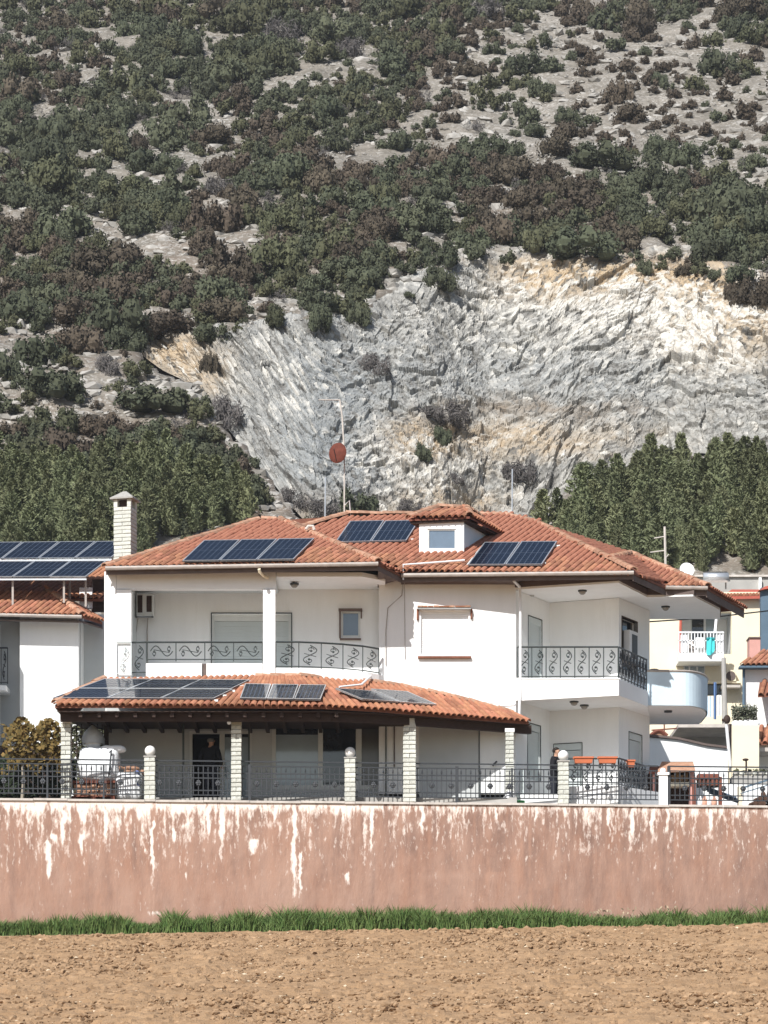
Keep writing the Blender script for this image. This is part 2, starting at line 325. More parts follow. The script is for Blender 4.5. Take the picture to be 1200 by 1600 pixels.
def lumps(name, n, smin, smax, m, ylo, yhi, squash=.7):
    bm = bmesh.new(); bmesh.ops.create_icosphere(bm, subdivisions=1, radius=1); bv = np.array([v.co for v in bm.verts]); bf = np.array([[v.index for v in f.verts] for f in bm.faces]); bm.free()
    x = np.random.uniform(-12.5, 12.5, n); y = np.random.uniform(ylo, yhi, n); y = np.minimum(y, 75.75+x*.09)
    s = smin+(smax-smin)*np.random.rand(n)**3
    jit = 1+.35*(np.random.rand(n, len(bv), 1)-.5)*2
    ang = np.random.rand(n)*2*PI; c, sn = np.cos(ang), np.sin(ang)
    P = bv[None]*jit*s[:, None, None]*np.stack([np.random.uniform(.8, 1.5, n), np.random.uniform(.7, 1.1, n), np.random.uniform(.5, .9, n)*squash*1.3], 1)[:, None, :]
    Px = P[..., 0]*c[:, None]-P[..., 1]*sn[:, None]; Py = P[..., 0]*sn[:, None]+P[..., 1]*c[:, None]
    z = field_z(x, y); V = np.stack([Px+x[:, None], Py+y[:, None], P[..., 2]+z[:, None]+s[:, None]*.2], -1).reshape(-1, 3)
    Fc = (bf[None]+np.arange(n)[:, None, None]*len(bv)).reshape(-1, 3)
    return link(name, npmesh(name, V, Fc, m, 3))
tag(lumps('earth_clods', 32000, .014, .09, CLOD, 47, 76), kind='stuff')
tag(lumps('pale_stones', 2200, .015, .06, STRAW, 47, 76, .5), kind='stuff')

# ------------------------------------------------------------ leaf geometry
def leaf_cloud(pts, nrm, size, aspect=1.0, jitter=.7):
    n = len(pts); r = np.random.randn(n, 3); nn = nrm+jitter*r; nn /= np.linalg.norm(nn, axis=1, keepdims=True)
    u = np.cross(nn, np.random.randn(n, 3)); u /= np.linalg.norm(u, axis=1, keepdims=True); v = np.cross(nn, u)
    s = (size*np.random.uniform(.6, 1.3, n))[:, None]; a, b = u*s, v*s*aspect
    V = np.stack([pts-a, pts-b*.8, pts+a, pts+b*1.1], 1).reshape(-1, 3)
    return V, np.arange(4*n).reshape(-1, 4)
def bush_np(seed, n=700, leaf=.09, lobes=11, bare=False):
    rs = np.random.RandomState(seed); C = []; R = []
    for k in range(lobes):
        a = rs.rand()*2*PI; r = .74*math.sqrt(rs.rand()); C.append((r*math.cos(a), r*math.sin(a), .08+.62*rs.rand()*(1-r*r))); R.append(.2+.2*rs.rand())
    C = np.array(C); R = np.array(R); k = rs.randint(0, lobes, n); d = rs.randn(n, 3); d /= np.linalg.norm(d, axis=1, keepdims=True)
    rad = (.25+.75*rs.rand(n)**.5 if bare else .68+.45*rs.rand(n))
    P = C[k]+d*(R[k]*rad)[:, None]; P[:, 2] = np.abs(P[:, 2])*.95
    np.random.seed(seed); V, Fq = leaf_cloud(P, d, leaf, .75 if not bare else .18, .55)
    if not bare:                                                   # a closed leafy heart behind the outer leaves
        for c, r in zip(C, R):
            o = len(V); b = MB().ball(c, r*.62, 7, 5, jit=.25); bv = np.array([tuple(q) for q in b.v]); bv[:, 2] = np.maximum(bv[:, 2], -.1)
            V = np.concatenate([V, bv]); Fq = np.concatenate([Fq, np.array([f if len(f) == 4 else (*f, f[2]) for f in b.f])+o])
    return V, Fq
def quads_to_mesh(name, V, Fq, m):
    tri = Fq[:, 2] == Fq[:, 3]; me = bpy.data.meshes.new(name)
    fl = [tuple(f[:3]) if t else tuple(f) for f, t in zip(Fq.tolist(), tri)]
    me.from_pydata(V.tolist(), [], fl); me.materials.append(m); return me
BM = {}; BN = {}
for kd, mt in (('dark green', BUSHG), ('olive green', BUSHO), ('russet brown', BUSHB), ('bare grey', BUSHD)):
    BM[kd] = []; BN[kd] = []
    for q in range(4):
        V, Fq = bush_np(100+q+len(kd), 1700 if kd != 'bare grey' else 1300, .055 if kd != 'bare grey' else .12, 15, bare=kd == 'bare grey'); BM[kd].append(quads_to_mesh('bush', V, Fq, mt))
        V, Fq = bush_np(200+q+len(kd), 520, .092, 9, bare=kd == 'bare grey'); BN[kd].append((V, Fq))

# ------------------------------------------------------------ hillside bushes
OPEN_POLY = [([(730,60),(800,25),(860,15),(960,45),(1060,25),(1200,60),(1260,100),(1260,300),(1060,275),(900,270),(800,245),(640,228),(520,262),(450,292),(448,268),(560,215),(650,178),(720,130)], .22),
             ([(85,335),(170,340),(300,370),(310,405),(180,395),(90,360)], .1), ([(-40,485),(80,480),(210,520),(235,575),(312,600),(330,655),(-40,655)], .1), ([(600,500),(590,455),(700,405),(760,380),(850,375),(840,400),(700,430)], .05),
             ([(980,350),(1080,380),(1190,430),(1260,440),(1260,470),(1000,410)], .12), ([(300,320),(330,330),(430,390),(400,400),(320,370)], .05), ([(290,130),(340,160),(400,200),(390,222),(340,200),(290,150)], .1),
             ([(230,800),(440,790),(560,760),(560,830),(230,860)], .1), (QUARRY, 0), ([(330,455),(480,470),(560,500),(400,520),(350,510)], .15)]
OPEN_CAP = [(90,75,195,140,9),(110,30,200,60,8),(0,30,20,65,7),(205,200,345,275,9),(140,228,290,305,9),(310,30,330,45,8),(250,70,285,85,6),(465,88,490,95,8),(590,215,650,180,8),(690,350,720,345,7),(560,245,640,225,9),
            (1000,300,1010,330,9),(730,325,790,332,6),(665,370,720,350,7),(600,440,660,420,8),(0,320,60,330,7),(150,345,300,400,12),(330,300,420,385,8),(850,20,880,80,8)]
PINES = ([(-80,742),(200,746),(290,766),(350,792),(405,826),(330,832),(240,856),(200,930),(-80,930)],
         [(846,838),(900,806),(960,782),(1010,758),(1100,746),(1280,740),(1280,905),(900,905),(850,890)])
def density(x, y):
    for x0, y0, x1, y1, r in OPEN_CAP:
        t = max(0, min(1, ((x-x0)*(x1-x0)+(y-y0)*(y1-y0))/((x1-x0)**2+(y1-y0)**2)))
        if math.hypot(x-x0-t*(x1-x0), y-y0-t*(y1-y0)) < r*1.45: return 0
    for p, dn in OPEN_POLY:
        if inpoly(np.array(x), np.array(y), p): return dn
    for p in PINES:
        if inpoly(np.array(x), np.array(y+25), p): return 0
    if polydist(np.array(float(x)), np.array(float(y)), QUARRY) > -24: return .12
    g = fbm(np.array(x/70.+y/110.), np.array(y/42.-x/160.+.5), 91, 3)
    return 1 if g < (.63 if y < 230 else .72) else .3
named = [(238,640,132,58,'dark green','long dark green shrub spread along the ledge over the pine stand'),
 (685,448,56,46,'dark green','round dark green shrub perched alone on the upper rim of the quarry'), (82,618,112,62,'dark green','broad dark green shrub on the grey scree over the left pines'),
 (167,585,46,48,'bare grey','small grey twiggy shrub on scree beside the ochre rock'), (326,578,32,38,'russet brown','small dark shrub growing on the ochre rock of the quarry'),
 (352,668,66,72,'bare grey','leafless grey shrub at the foot of the ochre rock'), (690,662,84,46,'bare grey','wide leafless shrub on the brown ledge in the quarry'),
 (690,692,36,38,'dark green','small green shrub under the wide leafless one in the quarry'), (660,715,28,32,'dark green','little green shrub low on the quarry face beside a leafless one'),
 (810,750,64,58,'bare grey','grey leafless shrub over the thin roof pole in the quarry'), (710,756,36,26,'bare grey','small leafless shrub just above the dormer roof'),
 (585,585,58,52,'bare grey','leafless shrub in the dark cleft at the middle of the quarry'), (122,552,84,62,'russet brown','russet shrub on the grey scree above the ochre rock'),
 (262,525,100,48,'russet brown','wide russet shrub over the left rim of the quarry'), (345,500,80,50,'russet brown','russet shrub over the pale rock at the quarry rim'), (500,512,42,48,'dark green','left one of two upright green shrubs on the quarry rim'),
 (556,502,44,46,'dark green','right one of two upright green shrubs on the quarry rim'), (912,738,36,20,'dark green','low green shrub in the quarry beside the right pine stand'),
 (1140,460,22,34,'russet brown','small russet shrub on the ochre quarry top'), (1003,425,34,36,'dark green','small dark shrub on the brown top edge of the quarry'), (1070,428,36,22,'russet brown','low russet shrub on the quarry top'), (790,250,68,46,'dark green','dense round dark shrub alone on the pale scree'),
 (935,262,108,50,'dark green','widest dark green shrub on the pale scree'), (1032,250,62,56,'dark green','tall dark green shrub next to the widest one on the scree'),
 (1030,132,30,28,'dark green','small round shrub alone on the pale upper scree'), (965,160,52,50,'russet brown','round dusky shrub at the centre of the pale scree'),
 (885,192,44,34,'dark green','small green shrub on the scree above the dense round one'), (835,212,40,24,'dark green','low green shrub on the scree right above the dense round one'),
 (1175,372,90,60,'dark green','large dark green shrub over the right end of the quarry rim'), (905,400,118,58,'dark green','largest green thicket on the rim over the quarry centre'),
 (500,806,70,40,'bare grey','dry grey scrub behind the roof beside the mast'), (455,795,50,40,'bare grey','dry grey scrub where the left pines end'), (640,800,46,30,'bare grey','dry grey scrub behind the ridge near the dormer'), (0,590,70,62,'dark green','dark shrub on the scree at the edge over the pines')]
cand = []
for x, y, ww, hh, kd, lb in named: cand.append([x, y, ww, hh, kd, lb, True])
random.seed(21); placed = [(c[0], c[1]-c[3]*.4, c[2]*.5) for c in cand]
tries = 0
while tries < 26000:
    tries += 1; x = random.uniform(-50, 1250); y = random.uniform(-30, 840); dn = density(x, y)
    if random.random() > dn: continue
    sc = 1.18 if y > 240 else .9
    ww = sc*random.choice((random.uniform(22, 40), random.uniform(36, 66), random.uniform(54, 94)))
    if dn < .5: ww *= .8
    sp = random.choice((.34,.44,.5)) if dn > .5 else .62
    if any(abs(x-a) < 60 and math.hypot((x-a), (y-b)*1.5) < sp*(ww*.5+r)*.95 for a, b, r in placed): continue
    placed.append((x, y, ww*.5))
    bn = fbm(np.array(x/110.+5), np.array(y/90.+2), 33, 3)
    br = .05+(.5 if bn > .58 else 0)+(.3 if x > 860 and y < 230 else 0)+(.25 if x < 220 and 380 < y < 560 else 0)
    kd = 'russet brown' if random.random() < br else ('olive green' if random.random() < .3 else ('bare grey' if random.random() < .07 else 'dark green'))
    cand.append([x, y+ww*.3, ww, ww*random.uniform(.55, .8), kd, None, False])
for c in cand:
    p = cliff_hit(c[0], c[1]) if inpoly(np.array(float(c[0])), np.array(float(c[1])), QUARRY) and 194 < c[0] < 1414 else hit(c[0], c[1]); c.append(p)
cand = [c for c in cand if c[-1] is not None]
cand.sort(key=lambda c: (not c[6], -(c[2]*c[3] if -10 < c[0] < 1210 and c[1]-c[3]*.5 > 0 else 0)))
ORD = ['leftmost', 'second from left', 'third from left', 'fourth from left', 'fifth from left', 'sixth from left', 'seventh from left', 'eighth from left', 'ninth from left', 'tenth from left', 'eleventh from left', 'twelfth from left']
def column_word(x):
    for lim, t in ((90,'at the picture edge'),(175,'over the neighbour panels'),(250,'over the stone chimney'),(350,'over the three panels'),(460,'over the left ridge'),(600,'over the red dish'),(745,'over the dormer'),(880,'over the right panel pair'),(1020,'over the roof corner'),(1110,'over the white dish')):
        if x < lim: return t
    return 'over the blue grey wall'
def band_word(y):
    for lim, t in ((50,'at the very top'),(100,'near the top'),(150,'high on the slope'),(205,'on the upper slope'),(260,'above mid slope'),(320,'at mid slope'),(380,'below mid slope'),(450,'on the low slope')):
        if y < lim: return t
    return 'at the slope foot'
BG = 'bushes on the hillside'
groups = {}
for c in cand[:300]:
    if not c[6]: groups.setdefault((c[4], band_word(c[1]-c[3]*.5), column_word(c[0])), []).append(c)
for (kd, b, k), L_ in groups.items():
    L_.sort(key=lambda c: c[0])
    for i, c in enumerate(L_): c[5] = (f'large {kd} bush {b} {k}' if len(L_) == 1 else f'{ORD[min(i, 11)]} large {kd} bush {b} {k}')
def bush_mat(c):
    p = c[7]; mpp = p.y/F; ww = c[2]*mpp/1.75; hh = c[3]*mpp/.95
    return p-Vector((0,0,.1*hh)), (ww, ww*random.uniform(.8, 1.05), hh)
random.seed(5)
for c in cand[:300]:
    loc, sc = bush_mat(c); o = bpy.data.objects.new('bush', random.choice(BM[c[4]])); COL.objects.link(o)
    o.location = loc; o.scale = sc; o.rotation_euler = (0, 0, random.uniform(0, 2*PI) if not c[6] else 0)
    tag(o, c[5], 'bush', BG)
small = {}
for c in cand[300:]:
    loc, sc = bush_mat(c); V, Fq = random.choice(BN[c[4]]); a = random.uniform(0, 2*PI)
    q = V*np.array(sc); R = np.array([[math.cos(a), -math.sin(a), 0], [math.sin(a), math.cos(a), 0], [0, 0, 1]]); q = q@R.T+np.array(loc)
    small.setdefault(c[4], []).append((q, Fq))
allV = []; allF = []; mi = []; off = 0; mats = [BUSHG, BUSHO, BUSHB, BUSHD]
for k, kd in enumerate(('dark green', 'olive green', 'russet brown', 'bare grey')):
    for q, Fq in small.get(kd, []): allV.append(q); allF.append(Fq+off); off += len(q); mi += [k]*len(Fq)
Fq = np.concatenate(allF); V = np.concatenate(allV)
me = quads_to_mesh('hillside_scrub', V, Fq, BUSHG)
for m_ in mats[1:]: me.materials.append(m_)
me.polygons.foreach_set('material_index', np.array(mi, np.int32)); tag(link('hillside_scrub', me), kind='stuff')

# ------------------------------------------------------------ stones lying on the open scree
bm = bmesh.new(); bmesh.ops.create_icosphere(bm, subdivisions=1, radius=1); bv = np.array([v.co for v in bm.verts]); bf = np.array([[v.index for v in f.verts] for f in bm.faces]); bm.free()
random.seed(4); np.random.seed(4); pts = []
while len(pts) < 5200:
    x, y = random.uniform(-20, 1220), random.uniform(-10, 840); dn = density(x, y)
    if dn > .5 or inpoly(np.array(x), np.array(y), QUARRY): continue
    p = hit(x, y)
    if p: pts.append((p.x, p.y, p.z, random.choice((.05,.07,.1,.1,.15,.22,.34))*random.uniform(.7, 1.4)))
A = np.array(pts); n = len(A); P = np.sign(bv)*np.abs(bv)**.7; P = P[None]*(1+.3*np.random.randn(n, len(bv), 1).clip(-1, 1))*A[:, None, 3:4]*np.stack([np.random.uniform(.8, 1.7, n), np.random.uniform(.8, 1.2, n), np.random.uniform(.4, .8, n)], 1)[:, None]
P = P+A[:, None, :3]; tag(link('scree_stones', npmesh('scree_stones', P.reshape(-1, 3), (bf[None]+np.arange(n)[:, None, None]*len(bv)).reshape(-1, 3), M('scree_stone', (.2,.19,.17), .95, .3, .8, col2=(.44,.42,.39)), 3)), kind='stuff')

# ------------------------------------------------------------ pine stands
def pine_parts(seed, h=1.0):
    rs = np.random.RandomState(seed); np.random.seed(seed); n = 1500
    t = rs.rand(n)**.8; ang = rs.rand(n)*2*PI; tier = .5+.5*np.sin(t*34+ang*1.0+seed)
    prof = np.where(t < .22, .7+1.4*t, 1.0*(1-((t-.22)/.84)**2.6)); r = .165*np.maximum(prof, .03)*(.6+.3*rs.rand(n)+.28*tier)*(1+.35*np.sin(ang*2+t*7+seed)*rs.uniform(.4, 1))
    P = np.stack([r*np.cos(ang), r*np.sin(ang), .05+.95*t], 1); d = np.stack([np.cos(ang)*.8, np.sin(ang)*.8, np.full(n, .6)], 1)
    up = d+rs.randn(n, 3)*.45; up /= np.linalg.norm(up, axis=1, keepdims=True); sd = np.cross(up, rs.randn(n, 3)); sd /= np.linalg.norm(sd, axis=1, keepdims=True)
    L = (.027*rs.uniform(.6, 1.5, n))[:, None]; V = np.stack([P-sd*L*.4-up*L*.5, P+sd*L*.4-up*L*.5, P+up*L*1.3+sd*L*.2, P+up*L*1.3-sd*L*.2], 1).reshape(-1, 3); Fq = np.arange(4*n).reshape(-1, 4)
    core = MB(); core.tube([(0,0,.04),(0,0,.2),(0,0,.4),(0,0,.65),(0,0,.9)], [.07,.11,.1,.065,.015], 7)
    for i, v in enumerate(core.v): core.v[i] = v+Vector((random.uniform(-.02,.02), random.uniform(-.02,.02), random.uniform(-.02,.02)))
    bv = np.array([tuple(q) for q in core.v]); fs = [f for f in core.f if len(f) == 4]
    Fq = np.concatenate([Fq, np.array(fs)+len(V)]); V = np.concatenate([V, bv])
    return quads_to_mesh('crown', V, Fq, PINEM)
PM = [pine_parts(300+k) for k in range(6)]
trunk_me = MB().tube([(0,0,-.08),(0,0,.2)], [.018,.014], 6).mesh('trunk', BARK)
NUM = ['first','second','third','fourth','fifth','sixth','seventh','eighth','ninth','tenth','eleventh','twelfth','thirteenth','fourteenth','fifteenth','sixteenth','seventeenth','eighteenth','nineteenth','twentieth','twenty-first','twenty-second','twenty-third','twenty-fourth','twenty-fifth']
random.seed(9)
for si, (poly, where) in enumerate(zip(PINES, ('left pine stand', 'right pine stand'))):
    row = 0
    for d in np.arange(131, 156, 1.45):
        X0 = -26 if si == 0 else 6; L_ = []
        x = X0+random.uniform(0, 1)
        while x < (0 if si == 0 else 24):
            y = d+random.uniform(-.55, .55); z = float(base_z(np.array(x), np.array(y))); a, b = to_px(x, y, z)
            if inpoly(np.array(a), np.array(b), poly) and -40 < a < 1240: L_.append((x, y, z))
            x += random.uniform(.62, 1.25)
        if not L_: continue
        for i, (x, y, z) in enumerate(L_):
            h = random.uniform(2.0, 3.1)*(1 if random.random() > .1 else 1.12); o = thing('pine_tree', f'{NUM[min(i,24)]} young pine from the left, {NUM[row]} row up of the {where}', 'tree', (x, y, z-.05), 'young pines planted below the quarry')
            o.scale = (h*random.uniform(.8, 1.5), h*random.uniform(.8, 1.5), h); o.rotation_euler = (random.uniform(-.09,.09), random.uniform(-.09,.09), random.uniform(0, 6.28))
            for nm, me in (('crown', random.choice(PM)), ('trunk', trunk_me)):
                c = bpy.data.objects.new(nm, me); COL.objects.link(c); c.parent = o
        row += 1

# ------------------------------------------------------------ retaining wall
def wall_pt(px_, z, back=0.0):
    d = wd(px_)+back; return Vector(((px_-600)*d/F, d, z))
rw = thing('retaining_wall', 'long stained pink concrete retaining wall above the grass strip', 'wall', wall_pt(600, 4.6))
xs = np.arange(-160, 1361, 1.35); zs = np.arange(4.6, 8.761, .03); PX, ZZ = np.meshgrid(xs, zs); D = wd(PX)
PY = HZ-ZZ*F/D
rel = .012*(fbm(PX/60, ZZ*1.2, 4, 4)-.5)*2
me = npmesh('wall_face', np.stack([((PX-600)*D/F).ravel(), (D+rel).ravel(), ZZ.ravel()], 1)-np.array(BASE[rw.name]), gridfaces(len(xs), len(zs)), attr_mat('pink_concrete', (.275,.142,.095), (.36,.205,.145),
     [('damp', (.155,.095,.078), .45, 2.6), ('pale', (.41,.27,.21), .8, 2.2), ('run', (.78,.68,.61), .22, 11)], .9, .25, 9, stretch=(1,1,.32), gain=2.4), smooth=True)
RUN = [(77,1310,1392,10),(100,1262,1345,9),(85,1300,1330,14),(165,1250,1345,6),(220,1250,1300,14),(239,1280,1400,6),(325,1255,1330,8),(346,1255,1362,9),(395,1308,1345,16),(412,1312,1320,30),(430,1250,1300,9),(460,1250,1424,8),(468,1330,1415,5),(240,1422,1436,26),
       (525,1250,1290,9),(544,1245,1282,8),(581,1255,1340,6),(660,1252,1322,7),(715,1253,1290,5),(775,1253,1297,5),(815,1256,1282,4),(838,1256,1300,6),(916,1258,1288,13),(936,1256,1272,8),(952,1258,1312,5),(988,1258,1342,9),(1020,1259,1322,8),(1043,1259,1312,5),
       (1067,1260,1312,6),(1110,1260,1327,8),(1125,1260,1292,5),(1155,1262,1287,8),(50,1255,1285,40),(30,1275,1285,30),(285,1252,1275,40),(200,1252,1278,30),(380,1252,1275,30),(130,1258,1300,14),(500,1252,1270,30),(270,1290,1330,7),(128,1300,1345,7),(1180,1262,1275,30),(288,1285,1300,14),(545,1360,1390,7),(290,1360,1385,4),(640,1250,1275,5),(740,1252,1280,4),(880,1255,1272,4),(1090,1258,1280,4)]
run = np.zeros(PX.shape)
for (cx, y0, y1, ww) in RUN:
    wob = cx+4*(vn(PY/14, PY*0+cx, 9)-.5)+2*(vn(PY/4, PY*0+cx, 19)-.5); prof = np.clip((PY-y0)/6, 0, 1)*np.clip((y1-PY)/(8+.5*(y1-y0)), 0, 1)
    run = np.maximum(run, np.exp(-((PX-wob)/(ww*.5))**2)*prof*1.05)
top = np.clip(1-(PY-np.interp(PX, [0,1200], [1247,1261]))/22, 0, 1)
run = np.maximum(run, .6*top*np.where(PX < 600, 1, .45)*(.45+fbm(PX/16, PY/26, 8, 3))+1.0*np.where(PX < 620, 1, .72)*np.clip(fbm(PX/6, PY/160, 14, 3)-.08, 0, 1)*np.clip(1-(PY-1250)/130, 0, 1))
damp = .16+1.25*np.clip(fbm(PX/6, PY/340, 24, 4)-.17, 0, 1)*np.clip(1-(PY-1250)/200, .2, 1)+.2*np.clip((PX-650)/500, -.4, 1)+.35*np.exp(-((PX-775)/14)**2)*((PY > 1285) & (PY < 1362))+.3*np.exp(-((PX-583)/4)**2)*(PY > 1300)+.3*np.clip((PX-1050)/150, 0, 1)*np.clip((PY-1330)/80, 0, 1)
pale = .12+.55*fbm(PX/45, PY/40, 34, 4)+.1*np.where(PX < 640, 1, -.3)+.3*np.exp(-((PX-710)/70)**2-((PY-1369)/5)**2)
set_attr(me, 'run', run); set_attr(me, 'damp', damp); set_attr(me, 'pale', pale)
link('wall_face', me, (0,0,0), rw)
mb = MB()
a0, a1_ = wall_pt(-160, 4.6, .16), wall_pt(1360, 4.6, .16); b0, b1 = wall_pt(-160, 4.6, .32), wall_pt(1360, 4.6, .32); up = Vector((0,0,4.14))
mb.prism([a0, a1_, b1, b0], up); mb.build('wall_body', M('pink_concrete_plain', (.42,.24,.18), .95), rw)
cuts = [-160,-60,52,105,226,243,318,390,470,539,555,640,714,800,872,888,960,1045,1130,1200,1280,1360]
for a, b in zip(cuts, cuts[1:]):
    m = MB(); a_, b_ = a+.25, b-.25; jz = random.uniform(-.008, .008)
    m.prism([wall_pt(a_, 8.743+jz, -.05), wall_pt(b_, 8.743+jz, -.05), wall_pt(b_, 8.743+jz, .36), wall_pt(a_, 8.743+jz, .36)], (0,0,.06)); m.build('coping_slab', COPING, rw)

# ------------------------------------------------------------ grass strip
np.random.seed(31); n = 60000
pxs = np.random.uniform(-60, 1260, n); dd = wd(pxs)-np.random.rand(n)**1.2*1.35-.05; gx = (pxs-600)*dd/F
gz = field_z(gx, dd)+.0; patch = fbm(pxs/38, dd*.8, 3, 3)*.7+.75*fbm(pxs/9, dd*2, 13, 2)
hh = 1.18*(.1+.42*np.clip(patch-.28, 0, 1))*np.random.uniform(.55, 1.2, n)*np.where(pxs < 40, .75, 1)*(1-.45*np.exp(-((pxs-225)/30)**2))*np.clip(1.1-.35*np.exp(-((pxs-960)/90)**2), 0, 2)*1.25
lean = np.random.randn(n, 2)*.35*hh[:, None]; ww = np.random.uniform(.008, .02, n)*(.6+hh)
an = np.random.rand(n)*PI; cx, sy = np.cos(an)*ww, np.sin(an)*ww
P0 = np.stack([gx-cx, dd-sy, gz-.02], 1); P1 = np.stack([gx+cx, dd+sy, gz-.02], 1)
Mx, My = gx+lean[:, 0]*.4, dd+lean[:, 1]*.4
P2 = np.stack([Mx+cx*.8, My+sy*.8, gz+hh*.6], 1); P3 = np.stack([Mx-cx*.8, My-sy*.8, gz+hh*.6], 1); P4 = np.stack([gx+lean[:, 0], dd+lean[:, 1], gz+hh], 1); P5 = P4+np.stack([cx*.1, sy*.1, 0*cx], 1)
Fq = np.concatenate([np.stack([6*np.arange(n)+k for k in (0,1,2,3)], 1), np.stack([6*np.arange(n)+k for k in (3,2,5,4)], 1)])
tag(link('grass_strip', npmesh('grass_strip', np.stack([P0,P1,P2,P3,P4,P5], 1).reshape(-1, 3), Fq, GRASSM)), kind='stuff')
xs = np.arange(-100, 1301, 6.); ts = np.linspace(-1.5, .05, 9); PX, TT = np.meshgrid(xs, ts); D = wd(PX)+TT; GX = (PX-600)*D/F
Z = field_z(GX, D)+.05+.12*fbm(PX/14, TT*2, 4, 3)*np.clip((TT+1.5)/.5, 0, 1)-.1*np.clip((-1.2-TT)/.3, 0, 1)
tag(link('grass_bank', npmesh('grass_bank', np.stack([GX.ravel(), D.ravel(), Z.ravel()], 1), gridfaces(len(xs), len(ts)), M('grass_soil', (.09,.085,.04), .95, .3, 3))), kind='structure')
def dry_weed(px_, h, label, n=9):
    p = wall_pt(px_, 0, -.25); p.z = float(field_z(np.array(p.x), np.array(p.y))); t = thing('dry_weed', label, 'weed', p, 'dry weeds along the wall foot'); m = MB()
    for k in range(n):
        a = random.uniform(0, 6.28); r = random.uniform(.1, .5)*h; e = p+Vector((r*math.cos(a), r*.3*math.sin(a), h*random.uniform(.6, 1))); md = (p+e)/2+Vector((0,0,.12*h))
        m.tube([p, md, e], [.014,.01,.004], 4)
    m.build('stalk', DRYG, t); m = MB()
    for k in range(n*2):
        c = p+Vector((random.uniform(-.4,.4)*h, random.uniform(-.1,.1), h*random.uniform(.4,1))); u = Vector((random.uniform(-1,1), random.uniform(-1,1), random.uniform(-1,1))).normalized()*.06; v = u.cross(Vector((random.random(), 1, .3))).normalized()*.025
        m.quad(c-u, c+v, c+u, c-v)
    tag(m.build('dead_leaf', DRYG, t), kind='stuff')
for px_, h, lb in ((945,.62,'dry weed stalks at the wall foot, leftmost of the five'),(985,.66,'dry weed stalks below the widest pair of white runs'),(925,.55,'low dry weed between the grass and the mauve wall'),(1040,.72,'tall dry weed with a dark head against the wall'),(1060,.5,'small dry weed beside the tall one'),(780,.45,'short pale stalks in the grass under the dark damp patch')): dry_weed(px_, h, lb)

# ------------------------------------------------------------ brick pillars
brick_cache = {}
def brick_mesh(sx, sy, sz):
    k = (round(sx,3), round(sy,3), round(sz,3))
    if k not in brick_cache:
        bm = bmesh.new(); bmesh.ops.create_cube(bm, size=1); bmesh.ops.scale(bm, vec=k, verts=bm.verts)
        bmesh.ops.bevel(bm, geom=bm.edges, offset=min(k)*.09, segments=1, affect='EDGES'); me = bpy.data.meshes.new('brick'); bm.to_mesh(me); bm.free(); me.materials.append(STONE); brick_cache[k] = me
    return brick_cache[k]
def brick_stack(parent, cx, cy, w_, z0, z1, ch=.125, rot=0, d_=None, core=MORT, shrink=None):
    d_ = d_ or w_; R = Matrix.Translation((cx, cy, 0)) @ Matrix.Rotation(rot, 4, 'Z'); n = max(1, round((z1-z0)/ch)); h = (z1-z0)/n
    m = MB().box(-w_/2+.018, w_/2-.018, -d_/2+.018, d_/2-.018, z0, z1); m.v = [R @ p for p in m.v]; m.build('core', core, parent)
    for i in range(n):
        z = z0+(i+.5)*h
        for sgn in (-1, 1):
            if i % 2 == 0: me = brick_mesh(w_/2*1.0-.004, d_, h-.016); off = Vector((sgn*w_/4, 0, z))
            else: me = brick_mesh(w_, d_/2-.004, h-.016); off = Vector((0, sgn*d_/4, z))
            off += Vector((random.uniform(-.006,.006), random.uniform(-.008,.004), 0))
            piece('brick', me, parent, R @ Matrix.Translation(off) @ Matrix.Rotation(random.uniform(-.02,.02), 4, 'Z'))
for px_, lb, top in ((234.5,'pale brick fence pillar with globe lamp beside the white sacks',1184),(547,'pale brick fence pillar with globe lamp before the dark windows',1186),(880,'pale brick fence pillar with globe lamp beside the flower troughs',1191)):
    p = wall_pt(px_, 8.805, .16); t = thing('fence_pillar', lb, 'pillar', p, 'brick pillars on the retaining wall'); zt = (HZ-top)/F*p.y
    brick_stack(t, p.x, p.y, .3, 8.805, zt, .13)
    MB().box(p.x-.17, p.x+.17, p.y-.17, p.y+.17, zt, zt+.04).build('cap', CAPM, t)
    m = MB(); m.tube([(p.x,p.y,zt+.04),(p.x,p.y,zt+.08)], .06, 10); m.build('lamp_socket', PLASTICW, t)
    m = MB(); m.ball((p.x, p.y, zt+.185), .148, 20, 14); m.build('globe_lamp', LAMPG, t, True)
p = wall_pt(1036, 8.805, .2); t = thing('fence_pillar', 'small white painted fence pillar beside the brick oven', 'pillar', p, 'brick pillars on the retaining wall')
MB().box(p.x-.12,p.x+.12,p.y-.1,p.y+.1,8.805,9.65).build('shaft', WHITEP, t); MB().box(p.x-.16,p.x+.16,p.y-.14,p.y+.14,9.652,9.72).build('cap', WHITEP, t); m = MB(); m.ball((p.x,p.y,9.77), .09, 10, 6); m.build('finial', WHITEP, t, True)

